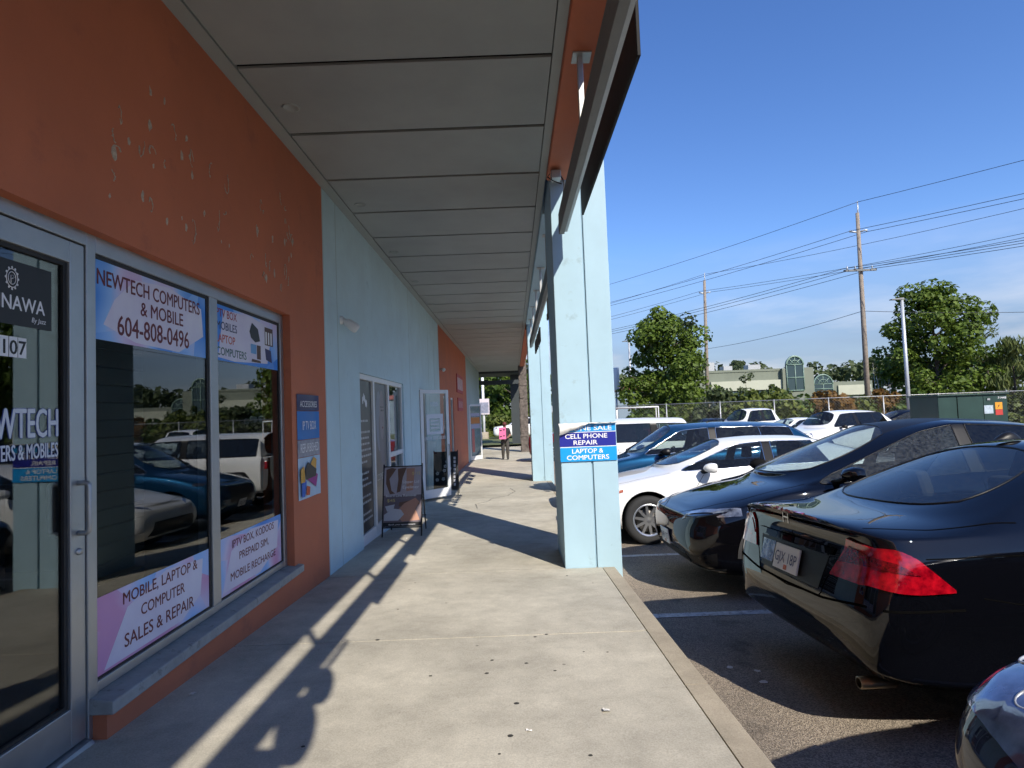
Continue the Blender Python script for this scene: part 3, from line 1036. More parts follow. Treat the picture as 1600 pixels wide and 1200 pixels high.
for z0, z1, mk_ in ((1.50, 1.665, 'navy'), (1.215, 1.50, 'p_mid'), (1.045, 1.215, 'p_grey'), (.635, 1.045, 'p_bluesky')):
    q = MB()
    n = 10
    q.grid([[(px_ + bulge(lerp(yy[0], yy[1], i / n)) + (.004 if k else 0), lerp(yy[0], yy[1], i / n), zz) for zz, k in ((z0, 0), (z1 - .006, 0))] for i in range(n + 1)])
    o_ = q.build('poster_sheet', M[mk_], ps)
t = MB()
LL.append(MB().text('ACCESSORIES', (px_ + .022, 6.12, 1.535), Y_, Z_, .060, 0, .50))
LL.append(MB().text('IP TV BOX', (px_ + .022, 6.13, 1.31), Y_, Z_, .085, 0, .40))
LL.append(MB().text('REFURBISHED', (px_ + .022, 6.13, 1.09), Y_, Z_, .085, 0, .54))
for l_ in LL:
    l_.build('lettering', M['white'], ps)
LL = []
t = MB()
pc = lambda l: [(px_ + .016 + .001 * i, a, b) for i, (a, b) in enumerate(l)]
f = MB()
for l, mi in (([(5.88, .66), (5.97, .66), (6.02, .80), (5.93, .86), (5.88, .78)], 0), ([(5.86, .80), (5.98, .80), (5.96, .96), (5.86, .93)], 1), ([(6.18, .90), (6.30, .86), (6.33, 1.0), (6.24, 1.03), (6.15, .97)], 1),
              ([(6.04, .82), (6.30, .72), (6.36, .84), (6.12, .93)], 2), ([(5.98, .90), (6.06, .99), (6.32, .90), (6.30, .83), (6.0, .82)], 3), ([(6.0, .67), (6.10, .66), (6.12, .74), (6.02, .76)], 4)):
    f.poly([(px_ + .019 + .0004 * mi, a, b) for a, b in l], mi)
f.build('product_picture', [mat('print_b', (.03, .12, .50)), mat('print_y', (.62, .33, .05)), mat('print_p', (.30, .03, .22)), M['black'], mat('print_o', (.55, .09, .03))], ps)

# sign on the column
cs = thing('column_sign', 'blue and navy phone repair sign peeling off the pale blue column', 'sign', (.81, 6.68, .84))
M['cs_cyan'] = mat('sign_cyan', (.004, .30, .72), .4); M['cs_navy'] = mat('sign_navy', (.012, .018, .26), .4)
cyf = 6.682
MB().box(.500, 1.118, cyf, 6.693, .842, .995).build('sign_panel', M['cs_cyan'], cs)
MB().box(.498, 1.115, cyf, 6.693, 1.005, 1.155).build('sign_panel', M['cs_navy'], cs)
MB().box(.500, 1.113, cyf, 6.693, 1.165, 1.245).build('sign_panel', M['cs_cyan'], cs)
MB().box(.500, 1.113, cyf + .003, 6.694, .995, 1.165).build('white_strip', M['white'], cs)
X_ = (1, 0, 0)
t = MB()
LL.append(MB().text('LAPTOP &', (.80, cyf - .001, .930), X_, Z_, .048, 0, .34, bold=.02))
LL.append(MB().text('COMPUTERS', (.80, cyf - .001, .860), X_, Z_, .048, 0, .46, bold=.02))
LL.append(MB().text('CELL PHONE', (.79, cyf - .001, 1.092), X_, Z_, .048, 0, .46, bold=.02))
LL.append(MB().text('REPAIR', (.78, cyf - .001, 1.022), X_, Z_, .048, 0, .26, bold=.02))
LL.append(MB().text('ONE SALE', (.86, cyf - .001, 1.178), X_, Z_, .048, 0, .42, bold=.02))
for l_ in LL:
    l_.build('lettering', M['white'], cs)
pe = MB()
G = []
rnd = random.Random(3)
for i in range(17):
    u = i / 16
    xx = lerp(.490, 1.125, u)
    drop = lerp(.135, .010, min(1, u * 1.9)) + rnd.uniform(-.006, .006)
    row = []
    for j in range(7):
        v = j / 6
        row.append((xx + .01 * math.sin(v * 3), cyf - .004 - (.055 * math.sin(math.pi * v * .85) * (1 - .55 * u) + .01 * v), 1.262 - drop * v + rnd.uniform(-.004, .004)))
    G.append(row)
pe.grid(G)
pe.build('torn_flap', mat('torn_backing', (.62, .61, .58), .6, var=.15, vscale=14), cs)

# ------------------------------------------------------------------ blue unit: window, door 105
wb = MB().box(-2.20, -2.11, 8.30, 11.62, 1.955, 2.03).build('storefront_window', M['alu_white'], bld, bevel=.004)
for a, b in ((8.30, 8.36), (9.22, 9.32), (10.30, 10.42), (11.54, 11.62)):
    MB().box(-2.20, -2.112, a, b, -.40, 1.955).build('mullion', M['alu_white'], wb, bevel=.004)
rail = MB()
for a, b in ((8.36, 9.22), (9.32, 10.30), (10.42, 11.54)):
    MB().box(-2.198, -2.116, a, b, -.40, -.215).build('sill_rail', M['alu_white'], wb, bevel=.004)
M['vinyl_dark'] = mat('charcoal_window_film', (.025, .027, .03), .35, var=.2, vscale=2)
M['vinyl_grey'] = mat('grey_window_film', (.085, .09, .10), .35, var=.35, vscale=1.6)
for a, b in ((8.36, 9.22), (9.32, 10.30), (10.42, 11.54)):
    MB().box(-2.152, -2.146, a + .002, b - .002, -.213, 1.953).build('pane', M['glass_thin'], wb)
MB().box(-2.15, -2.118, 10.42, 11.54, .72, .80).build('cross_bar', M['alu_white'], wb)
fx = -2.1445
f1 = thing('window_film', 'charcoal window film covered in small white lines of text', 'window film', (fx, 8.8, -.2))
MB().box(fx - .001, fx, 8.37, 9.21, -.21, 1.95).build('film_sheet', M['vinyl_dark'], f1)
tl = MB()
rnd = random.Random(21)
z = 1.35
M['film_text'] = mat('film_lettering', (.42, .44, .45), .5)
while z > -.12:
    x0 = 8.44
    end = rnd.uniform(8.85, 9.12)
    while x0 < end:
        w = rnd.uniform(.04, .12)
        tl.quad((fx + .0008, x0, z), (fx + .0008, x0 + w, z), (fx + .0008, x0 + w, z + .030), (fx + .0008, x0, z + .030))
        x0 += w + .025
    z -= .085 if rnd.random() < .8 else .16
lo = tl.build('text_line', M['film_text'], f1); lo['kind'] = 'stuff'
lg = MB()
for k in range(5):
    lg.ball((fx, 8.70 + k * .055, 1.66 + .05 * math.sin(k * 1.3)), .002, .03, .06, 8)
lg.build('logo', M['white'], f1)
f2 = thing('window_film', 'grey window film with the soft picture of a pale face', 'window film', (fx, 9.8, -.2))
MB().box(fx - .001, fx, 9.33, 10.29, -.21, 1.95).build('film_sheet', M['vinyl_grey'], f2)
fa = MB()


def blob(y, z, ry, rz, m, d=0., n=20, a0=0, tilt=0.):
    ct_, st_ = math.cos(tilt), math.sin(tilt)
    pts = []
    for k in range(n):
        a = 2 * math.pi * k / n
        u, v = ry * math.cos(a), rz * math.sin(a)
        pts.append((fx + .0006 + d, y + u * ct_ - v * st_, z + u * st_ + v * ct_))
    fa.poly(pts, m)


blob(9.72, 1.35, .20, .48, 1, 0.0); blob(9.93, 1.45, .17, .40, 0, .0004); blob(9.88, .95, .15, .50, 2, .0002, tilt=.25)
blob(9.90, 1.52, .045, .016, 3, .0008); blob(10.03, 1.52, .035, .016, 3, .0008); blob(9.97, 1.24, .05, .018, 4, .0008); blob(9.985, 1.37, .016, .05, 2, .0008)
blob(9.89, 1.575, .055, .010, 3, .0008); blob(10.03, 1.575, .04, .010, 3, .0008)
fa.build('face_picture', [mat('print_skin', (.30, .26, .25)), mat('print_hair', (.26, .28, .31)), mat('print_hand', (.22, .20, .20)), M['black'], mat('print_lip', (.20, .09, .09))], f2)
t = MB(); t.text('COSMETIC', (fx + .001, 9.80, .42), Y_, Z_, .10, 0, .60); t.build('lettering', M['film_text'], f2)
MB().box(-2.22, -2.10, 13.55, 13.62, -.48, 2.03).build('door_jamb', M['alu_white'], bld)
MB().box(-2.22, -2.10, 14.53, 14.60, -.50, 2.03).build('door_jamb', M['alu_white'], bld)
MB().box(-2.22, -2.10, 13.62, 14.53, 1.97, 2.03).build('door_head', M['alu_white'], bld)


def open_door(hx, hy, fx_, fy, z0, z1, label):
    d = Vector((fx_ - hx, fy - hy, 0)); w = d.length; d.normalize()
    n = Vector((d.y, -d.x, 0))
    h0 = Vector((hx, hy, 0))

    def bx(mb, a, b, za, zb, t0=-.022, t1=.022):
        p = [h0 + d * a + n * t0, h0 + d * a + n * t1, h0 + d * b + n * t1, h0 + d * b + n * t0]
        return mb.hexa([(q.x, q.y, za) for q in p], [(q.x, q.y, zb) for q in p])
    r = MB()
    bx(r, 0, .085, z0, z1); bx(r, w - .085, w, z0, z1); bx(r, .085, w - .085, z1 - .085, z1, -.0215, .0215); bx(r, .085, w - .085, z0, z0 + .19, -.0215, .0215)
    o = r.build('door', M['alu_white'], bld, bevel=.004)
    o['label'] = label
    bx(MB(), .087, w - .087, z0 + .192, z1 - .087, -.003, .003).build('pane', M['glass_thin'], o)
    hh = MB(); c = h0 + d * (w - .045)
    zm = z0 + 1.05
    hh.tube([c + n * .02 + Vector((0, 0, zm + .12)), c + n * .06 + Vector((0, 0, zm + .12)), c + n * .06 + Vector((0, 0, zm - .12)), c + n * .02 + Vector((0, 0, zm - .12))], .011, 8)
    hh.build('pull_handle', M['steel'], o)
    return o, h0, d, n, w


d5, h0, d, n, w = open_door(-2.085, 13.64, -1.52, 14.27, -.455, 1.995, 'white framed glass door numbered 105 standing open')
t = MB()
ctr = h0 + d * (w / 2) + n * .005
V3 = lambda a, z: ctr + d * a + Vector((0, 0, z))
MB().text('105', V3(0, 1.62), d, Z_, .10, 0, .22, bold=.012).build('lettering', M['letter_white'], d5)
MB().text('(604) 503-3330', V3(0, .86), d, Z_, .07, 0, .62, bold=.012).build('lettering', M['letter_white'], d5)
for (a0, a1, z0, z1) in ((-.25, .25, 1.34, 1.44), (-.25, -.16, 1.04, 1.34), (.16, .25, 1.04, 1.34), (-.25, .25, .98, 1.04), (-.12, .12, 1.27, 1.30), (-.12, .12, 1.19, 1.22), (-.12, .12, 1.11, 1.14)):
    t.quad(V3(a0, z0), V3(a1, z0), V3(a1, z1), V3(a0, z1))
t.build('logo', M['letter_white'], d5)
d3, h0, d, n, w = open_door(-2.085, 28.78, -1.57, 29.60, -.77, 1.87, 'white framed glass door with orange posters standing open far down the walk')
t = MB()
ctr = h0 + d * (w / 2) + n * .005
for (a0, a1, z0, z1, m) in ((-.36, .36, .95, 1.25, 0), (-.36, .36, .72, .93, 1), (-.30, -.10, -.4, .7, 2), (-.36, .36, 1.30, 1.45, 1)):
    t.quad(V3(a0, z0), V3(a1, z0), V3(a1, z1), V3(a0, z1), m)
t.build('door_sticker', [mat('st_or', (.55, .22, .06)), mat('st_lav', (.40, .40, .50)), mat('st_pk', (.55, .18, .15))], d3)
# shop windows of the next orange unit
wc = MB().box(-2.20, -2.11, 18.30, 19.9, 1.93, 2.0).build('storefront_window', M['alu_white'], bld)
for a in (18.30, 19.05, 19.83):
    MB().box(-2.20, -2.11, a, a + .07, -.35, 1.93).build('mullion', M['alu_white'], wc)
MB().box(-2.15, -2.145, 18.37, 19.83, -.35, 1.93).build('pane', M['glass_thin'], wc)
dc = MB().box(-2.20, -2.11, 20.4, 20.47, -.7, 2.0)
dc.box(-2.20, -2.11, 21.33, 21.4, -.7, 2.0); dc.box(-2.20, -2.11, 20.47, 21.33, 1.93, 2.0)
dco = dc.build('door', M['alu_white'], bld)
MB().box(-2.15, -2.145, 20.47, 21.33, -.7, 1.93).build('pane', M['glass_thin'], dco)
for (y0, y1, z0, z1, lab, c) in ((22.7, 25.3, 2.25, 2.95, 'red and white shop notice high on the far orange wall', (.55, .38, .38)), (22.9, 25.1, 1.55, 2.05, 'smaller red shop notice below another on the far orange wall', (.50, .20, .20))):
    r = thing('wall_sign', lab, 'sign', (WX, y0, z0))
    MB().box(WX + .002, WX + .03, y0, y1, z0, z1).build('board', mat('notice_red', (.40, .05, .06)), r)
    MB().box(WX + .0305, WX + .034, y0 + .15, y1 - .15, z0 + .12, z1 - .12).build('printed_sheet', mat('notice_print', c, .6, var=.4, vscale=9), r)

# wall lamp and camera
wl_ = thing('wall_lamp', 'white tilted floodlight on the pale blue wall', 'lamp', (WX, 7.45, 2.6))
MB().lathe([(.0, .03), (.05, .03), (.055, 0)], (WX, 7.45, 2.62), 'x', 16).build('wall_plate', M['alu_white'], wl_)
q = MB()
ax = Vector((.55, .35, -.45)).normalized()
c0 = Vector((WX + .03, 7.45, 2.63))
q.tube([c0, c0 + ax * .03, c0 + ax * .05, c0 + ax * .16, c0 + ax * .20, c0 + ax * .21], [.02, .03, .052, .062, .060, .05], 14)
q.build('lamp_head', M['alu_white'], wl_)
cm = thing('security_camera', 'small white security camera at the start of the far orange wall', 'camera', (WX, 17.7, 2.7))
q = MB(); q.tube([(WX, 17.7, 2.74), (WX + .10, 17.62, 2.76), (WX + .12, 17.5, 2.73)], [.02, .02, .03], 8)
q.tube([(WX + .11, 17.75, 2.74), (WX + .13, 17.45, 2.70)], .045, 10)
q.build('camera_body', M['alu_white'], cm)

# ------------------------------------------------------------------ pavement boards
def a_board(name, label, x0, x1, yf, yb, h, z, cat='board'):
    r = thing(name, label, cat, ((x0 + x1) / 2, (yf + yb) / 2, z))
    ym = (yf + yb) / 2 - .02
    P = lambda x, v: Vector((x, lerp(yf, ym, v), z + h * v))
    fr = MB()
    for x in (x0, x1):
        fr.tube([P(x, 0), P(x, 1.03)], .012, 6)
    fr.tube([P(x0, .13), P(x1, .13)], .010, 6); fr.tube([P(x0, .995), P(x1, .995)], .010, 6)
    fr.build('front_frame', M['rubber'], r)
    bk = MB()
    Q = lambda x, v: Vector((x, lerp(yb, ym + .04, v), z + h * v))
    for x in (x0 + .02, x1 - .02):
        bk.tube([Q(x, 0), Q(x, 1.0)], .011, 6)
    bk.tube([Q(x0, .22), Q(x1, .22)], .008, 6)
    bk.tube([P(x1 - .005, .52), Q(x1 - .02, .52)], .007, 6)
    bk.build('back_frame', M['rubber'], r)
    return r, P


r, P = a_board('a_frame_sign', 'black framed pavement sign with treatment pictures and prices beside the window', -2.03, -1.44, 9.20, 9.80, 1.03, walk_z(9.3))
x0, x1 = -2.02, -1.45


def pq(u, v, o=0.):
    p = P(lerp(x0, x1, u), lerp(.14, .985, v))
    return p + Vector((0, -.010 - o, .003))


MB().prism([pq(0, 0), pq(1, 0), pq(1, 1), pq(0, 1)], (0, .008, 0)).build('poster_sheet', mat('poster_lilac', (.42, .38, .42), .45, var=.15, vscale=4), r)
f = MB()
for l, m in (([(0, 0), (1, 0), (1, .07), (0, .07)], 0), ([(0, .07), (1, .07), (1, .52), (0, .52)], 1),
             ([(.05, .96), (.20, .99), (.32, .97), (.14, .80), (.20, .60), (.30, .55), (.16, .54), (.05, .72)], 2), ([(.36, .97), (.60, .99), (.50, .82), (.44, .58), (.34, .56), (.38, .78)], 2), ([(.60, .97), (.82, .97), (.78, .60), (.60, .58)], 3),
             ([(.30, .22), (.55, .38), (.85, .47), (.95, .40), (.85, .28), (.97, .10), (.50, .08)], 3), ([(.02, .10), (.40, .10), (.55, .20), (.46, .28), (.24, .30), (.02, .20)], 4), ([(.04, .34), (.30, .37), (.26, .28), (.10, .25)], 4), ([(.42, .40), (.86, .44), (.98, .36), (.70, .34), (.40, .33)], 2)):
    f.poly([pq(u, v, .0012 + .0004 * m) for u, v in l], m)
f.build('picture', [M['black'], mat('print_plum', (.15, .12, .14)), mat('print_brown2', (.15, .08, .055)), mat('print_skin2', (.45, .24, .17)), mat('print_glove', (.50, .50, .54))], r)
t = MB()
M['gold'] = mat('gold_text', (.62, .52, .20))
un = (pq(1, 0) - pq(0, 0)).normalized(); vn = (pq(0, 1) - pq(0, 0)).normalized()
for s, u, v, h, w_, m in (('$115', .86, .86, .045, .12, 1), ('Upper Lid', .72, .72, .042, .25, 0), ('Eyeliner', .72, .63, .042, .25, 0), ('Beard Line Removal', .46, .495, .034, .46, 0), ('$45', .20, .41, .045, .12, 1), ('Book your appointment', .5, .025, .020, .40, 0)):
    MB().text(s, pq(u, v, .004), un, vn, h, 0, w_).build('lettering', (M['white'], M['gold'])[m], r)
r, P = a_board('chalk_board', 'narrow black pavement board with white flower pattern behind the open door', -1.98, -1.40, 14.75, 15.30, 1.05, walk_z(15))
x0, x1 = -1.97, -1.41
MB().prism([pq(0, 0), pq(1, 0), pq(1, 1), pq(0, 1)], (0, .008, 0)).build('poster_sheet', M['black'], r)
f = MB()
rnd = random.Random(5)
for k in range(9):
    u, v = rnd.uniform(.12, .7), rnd.uniform(.12, .8)
    for j in range(5):
        a = 2 * math.pi * j / 5 + k
        f.poly([pq(u + .045 * math.cos(a) + .035 * math.cos(b), v + .03 * math.sin(a) + .02 * math.sin(b), .002 + .0003 * j) for b in [2 * math.pi * q / 6 for q in range(6)]])
for k in range(8):
    f.poly([pq(a, b, .002) for a, b in ((.84, .1 + k * .1), (.93, .1 + k * .1), (.93, .17 + k * .1), (.84, .17 + k * .1))])
o_ = f.build('flower_print', mat('print_flower', (.52, .52, .54)), r); o_['kind'] = 'stuff'

# ------------------------------------------------------------------ vehicles
M['tyre'] = mat('tyre_rubber', (.022, .022, .023), .8, var=.2, vscale=20, bump=.2, bscale=90)
M['rim'] = mat('alloy_rim', (.55, .56, .58), .3, .9)
M['rim_dark'] = mat('dark_alloy_rim', (.05, .05, .055), .35, .7)
M['brake'] = mat('brake_disc', (.16, .15, .14), .5, .6)
M['trim'] = mat('black_plastic_trim', (.008, .008, .009), .4, spec=.25)
M['well'] = mat('wheel_well', (.008, .008, .008), .9)
M['seam'] = mat('panel_gap', (.004, .004, .004), 1., spec=0.)
M['seat'] = mat('seat_cloth', (.035, .034, .034), .8, var=.2, vscale=10)
M['seat_light'] = mat('seat_beige', (.22, .21, .20), .8, var=.2, vscale=10)
M['red_lens'] = mat('red_lens', (.36, .003, .010), .12, coat=1., var=.5, vscale=28, col2=(.12, .0, .004))
M['red_bright'] = mat('bright_red_cell', (.55, .02, .03), .1, coat=1.)
M['red_dark'] = mat('dark_red_lens', (.16, .002, .006), .15, coat=1., var=.8, vscale=60, col2=(.02, 0, .001))
M['clear_lens'] = mat('clear_lens', (.50, .52, .56), .08, .5, coat=1., var=.5, vscale=22, col2=(.06, .06, .07))
M['head_dark'] = mat('dark_headlamp', (.06, .065, .075), .08, .5, coat=1., var=.7, vscale=16, col2=(.012, .012, .014))
M['head_blue'] = mat('headlamp_cover', (.16, .21, .36), .06, .4, coat=1., var=.5, vscale=7, col2=(.05, .07, .15))
M['head_smoke'] = mat('smoked_headlamp', (.26, .28, .31), .08, .5, coat=1., var=.7, vscale=11, col2=(.03, .03, .035))
M['arch'] = mat('arch_grey', (.03, .03, .032), .6)
M['amber'] = mat('amber_lens', (.32, .07, .03), .2, coat=1.)
M['plate'] = mat('number_plate_white', (.62, .63, .66), .4)
M['plate_blue'] = mat('number_plate_ink', (.03, .05, .16), .5)
M['sticker_red'] = mat('plate_sticker', (.45, .10, .03), .5)
M['car_glass'] = glass_mat('car_glass', (.58, .65, .64), 1.55, dust=.03)
M['car_glass_dusty'] = glass_mat('dusty_car_glass', (.60, .68, .68), 1.55, dust=.11)
M['privacy'] = glass_mat('privacy_glass', (.10, .11, .115), 1.55, dust=.025)
M['p_black'] = paint_mat('black_car_paint', (.0022, .0025, .004), 0, .4)
M['p_black2'] = paint_mat('deep_black_car_paint', (.0022, .0022, .0032), 0, .4)
M['p_white'] = paint_mat('white_car_paint', (.78, .78, .77), 0, .4)
M['p_blue'] = paint_mat('blue_car_paint', (.006, .042, .10), .4, .35)
M['p_navy'] = paint_mat('navy_car_paint', (.006, .010, .035), .2, .3)
M['p_red'] = paint_mat('red_truck_paint', (.16, .015, .02), 0, .4)
M['p_char'] = paint_mat('charcoal_car_paint', (.02, .021, .024), .3, .35)

NR = 10
GL_WS, GL_RW, GL_FL, GL_FR, GL_RL, GL_RR, GL_QL, GL_QR = 3, 4, 5, 6, 7, 8, 9, 10


def car_columns(P):
    L2, W, zb = P['L'] / 2, P['W'], P['zb']
    xc, xh, xrh, xrb = P['xc'], P['xh'], P['xrh'], P['xrb']
    zsf, zsm, zsr = P['zsf'], P['zsm'], P['zsr']
    zn, zcw, zrb, zt = P['zn'], P['zcw'], P['zrb'], P['zt']
    zr, zc, wr = P['zr'], P['zc'], P['wr']
    nd = P.get('nose', [.16, .12, .05, .0, .03, .10, .16, .18, .19, .20])
    td = P.get('tail', [.16, .14, .06, .0, .05, .05, .03, .02, .01, .0])
    cols = []

    def low(x, w, zb_, zs, d=None, sg=0, mid=.45):
        zz = [zb_, zb_, zb_ + .07, zb_ + mid * (zs - zb_), zs - .10, zs]
        yy = [0, .82 * w, .965 * w, w, .988 * w, .945 * w]
        return [(x + (sg * d[i] if d else 0), yy[i], zz[i]) for i in range(6)]

    def hood(x, w, zs, zt_, d=None, sg=0):
        k = zt_ - zs
        yy = [.87 * w, .66 * w, .36 * w, 0]
        zz = [zs + .35 * k, zs + .78 * k, zs + .96 * k, zs + k]
        return [(x + (sg * d[6 + i] if d else 0), yy[i], zz[i]) for i in range(4)]

    def cab(xb, w, zs, xt, wr_, zr_, zc_, fwd=0.0):
        return [(xb, .915 * w, zs + .03), (xt, wr_, zr_), (xt + fwd * .4, wr_ - .09, zr_ + .035), (xt + fwd, 0, zc_)]
    # nose
    for x, kw, dz, kd in ((L2, .60, .07, 1.), (L2 - .05, .83, .06, .95), (L2 - .18, .945, .03, .75), (L2 - .45, .985, .0, .25)):
        t = (L2 - x) / (L2 - xc)
        zs = lerp(zn - .07, zsf, min(1, t * 1.6))
        ztop = lerp(zn, zcw, t ** .8)
        dd = [q * kd for q in nd]
        cols.append(low(x, W * kw, zb + dz, zs, dd, -1) + hood(x, W * kw, zs, ztop, dd, -1))
    for x in (lerp(L2 - .45, xc, .5), xc + .14):
        t = (L2 - x) / (L2 - xc)
        zs = lerp(zsf, zsm, (t - .3) / .7)
        cols.append(low(x, W, zb, zs) + hood(x, W, zs, lerp(zn, zcw, t ** .8)))
    # cabin
    cols.append(low(xc, W, zb, zsm) + [(xc, .915 * W, zsm + .03), (xc - .04, .86 * W, zsm + .055), (xc + .02, .76 * W, zcw + .03), (xc + .18, 0, zcw + .05)])
    xb = P.get('xa', lerp(xc, xh, .75))
    cols.append(low(xb, W, zb, lerp(zsm, zsr, .2)) + cab(xb, W, lerp(zsm, zsr, .2), xh, wr, zr - .015, zc - .03, P.get('ws_fwd', .14)))
    xB, xC = P['xB'], P['xC']
    zB = lerp(zsm, zsr, .45)
    rB = P.get('zrB', zr + .02)
    for q in (xB + .05, xB - .05):
        cols.append(low(q, W, zb, zB) + cab(q, W, zB, q - .03, wr + .015, rB, zc))
    zC = lerp(zsm, zsr, .8)
    cols.append(low(xC, W, zb, zC) + cab(xC, W, zC, P.get('xCt', xC - .02), wr, P.get('zrC', zr + .01), P.get('zcC', zc - .015)))
    xq = P.get('xq', lerp(xC, xrb, .45))
    cols.append(low(xq, W * .995, zb, lerp(zsm, zsr, .92)) + cab(xq, W * .995, lerp(zsm, zsr, .92), xrh, wr - .02, P.get('zrh', zr - .02), P.get('zch', zc - .05), -.06))
    cols.append(low(xrb, W * .985, zb + .01, zsr) + [(xrb, .90 * W, zsr + .03), (xrb + .02, .84 * W, zrb + .005), (xrb - .03, .74 * W, zrb + .03), (xrb - P.get('rw_back', .16), 0, zrb + .05)])
    # boot
    xr = -L2
    xe = xr + P.get('tail_r', .42)
    if xrb - .25 > xe + .1:
        cols.append(low(xrb - .25, W * .98, zb + .01, lerp(zsr, zt - .05, .35)) + hood(xrb - .25, W * .98, lerp(zsr, zt - .05, .35), lerp(zrb + .04, zt, .5)))
    tw_ = P.get('tail_w', (.965, .93, .83, .60))
    for x, kw, dz, kd in ((xe, tw_[0], .02, .15), (xr + .17, tw_[1], .05, .7), (xr + .05, tw_[2], .08, .95), (xr, tw_[3], .09, 1.)):
        zs = zt - P.get('lip', .05)
        dd = [q * kd for q in td]
        cols.append(low(x, W * kw, zb + dz, zs, dd, 1, P.get('tmid', .45)) + hood(x, W * kw, zs, zt, dd, 1))
    return cols


def build_car_mesh(P, sub=3):
    cols = car_columns(P)
    n = len(cols)
    i_cowl = 6
    bm = bmesh.new()
    cl = bm.edges.layers.float.new('crease_edge')
    V = {}
    for i, c in enumerate(cols):
        for j, (x, y, z) in enumerate(c):
            V[i, j, 0] = bm.verts.new((x, y, z))
            V[i, j, 1] = V[i, j, 0] if abs(y) < 1e-6 else bm.verts.new((x, -y, z))

    def face(vs, m):
        u = []
        for q in vs:
            if q not in u:
                u.append(q)
        if len(u) >= 3:
            f = bm.faces.new(u)
            f.material_index = m
    ih, iB0, iB1, iC, iq, ir = i_cowl + 1, i_cowl + 2, i_cowl + 3, i_cowl + 4, i_cowl + 5, i_cowl + 6
    quarter = P.get('quarter', False)
    for i in range(n - 1):
        for j in range(NR - 1):
            for s in (0, 1):
                m = 0
                if j == 6 and i_cowl <= i < ir:
                    if i in (i_cowl, ih):
                        m = (GL_FL, GL_FR)[s]
                    elif i == iB0:
                        m = 1
                    elif i == iB1:
                        m = (GL_RL, GL_RR)[s]
                    elif i == iC and quarter:
                        m = (GL_QL, GL_QR)[s]
                    elif i == iq and quarter == 2:
                        m = (GL_QL, GL_QR)[s]
                if j == 8 and i == i_cowl:
                    m = GL_WS
                if j == 8 and i == iq:
                    m = GL_RW
                if j in (7, 8) and ih <= i < iq and P.get('glass_roof'):
                    m = 1 if j == 8 else 0
                if j == 0:
                    m = 2
                a, b, c, d = V[i, j, s], V[i + 1, j, s], V[i + 1, j + 1, s], V[i, j + 1, s]
                face([d, c, b, a] if s else [a, b, c, d], m)
    for i, flip in ((0, 0), (n - 1, 1)):
        for j in range(NR - 1):
            q = [V[i, j, 0], V[i, j + 1, 0], V[i, j + 1, 1], V[i, j, 1]]
            face(q[::-1] if flip else q, 0)
    bmesh.ops.recalc_face_normals(bm, faces=bm.faces)
    bm.edges.ensure_lookup_table()

    def crease(a, b, v):
        e = bm.edges.get((a, b))
        if e:
            e[cl] = v
    for s in (0, 1):
        for i in range(n - 1):
            crease(V[i, 1, s], V[i + 1, 1, s], .6)
            crease(V[i, 2, s], V[i + 1, 2, s], P.get('low_crease', 0))
            if i_cowl <= i < ir:
                crease(V[i, 6, s], V[i + 1, 6, s], .75)
                crease(V[i, 7, s], V[i + 1, 7, s], .55)
                if i in (i_cowl, iq):
                    crease(V[i, 8, s], V[i + 1, 8, s], .88)
            if i < i_cowl or i >= ir:
                crease(V[i, 5, s], V[i + 1, 5, s], P.get('shoulder', .25))
            crease(V[i, 4, s], V[i + 1, 4, s], P.get('crease4', .2))
        for j in (6, 8):
            for i in (i_cowl, ih, iq, ir):
                crease(V[i, j, s], V[i, j + 1, s], .88)
        for i in (iB0, iB1, iC, iq):
            crease(V[i, 6, s], V[i, 7, s], .5)
        for j in range(5, 9):
            crease(V[n - 1, j, s], V[n - 1, j + 1, s], P.get('tail_crease', .3))
        crease(V[i_cowl, 6, s], V[i_cowl, 7, s], .8)
    me = bpy.data.meshes.new('tmp_body')
    bm.to_mesh(me); bm.free()
    ob = bpy.data.objects.new('tmp_body', me)
    COL.objects.link(ob)
    for k in range(12):
        me.materials.append(M['trim'])
    sm = ob.modifiers.new('s', 'SUBSURF'); sm.levels = sm.render_levels = sub
    cut = MB()
    R = P['R'] + .045
    for ax in (P['xf'], P['xr']):
        for s in (-1, 1):
            y0, y1 = sorted((s * (P['W'] - .30), s * (P['W'] + .3)))
            nseg = 40
            vs = [(ax + R * math.cos(2 * math.pi * k / nseg), y, P['R'] + .02 + R * math.sin(2 * math.pi * k / nseg)) for y in (y0, y1) for k in range(nseg)]
            fs = [(k, (k + 1) % nseg, (k + 1) % nseg + nseg, k + nseg)[::-1] for k in range(nseg)] + [tuple(range(nseg)), tuple(range(2 * nseg - 1, nseg - 1, -1))]
            cut.add(vs, fs, 2)
    co = cut.build('tmp_cut', [M['trim']] * 12)
    cb = bmesh.new(); cb.from_mesh(co.data); bmesh.ops.recalc_face_normals(cb, faces=cb.faces); cb.to_mesh(co.data); cb.free()
    co.location = (0, 0, 0)
    for v in co.data.vertices:
        v.co += ORG[co.name]
    bo = ob.modifiers.new('b', 'BOOLEAN'); bo.object = co; bo.operation = 'DIFFERENCE'; bo.solver = 'EXACT'
    try:
        bo.material_mode = 'INDEX'
    except Exception:
        pass
    bpy.context.view_layer.update()
    res = bpy.data.meshes.new_from_object(ob.evaluated_get(bpy.context.evaluated_depsgraph_get()))
    bpy.data.objects.remove(ob); bpy.data.objects.remove(co)
    return res


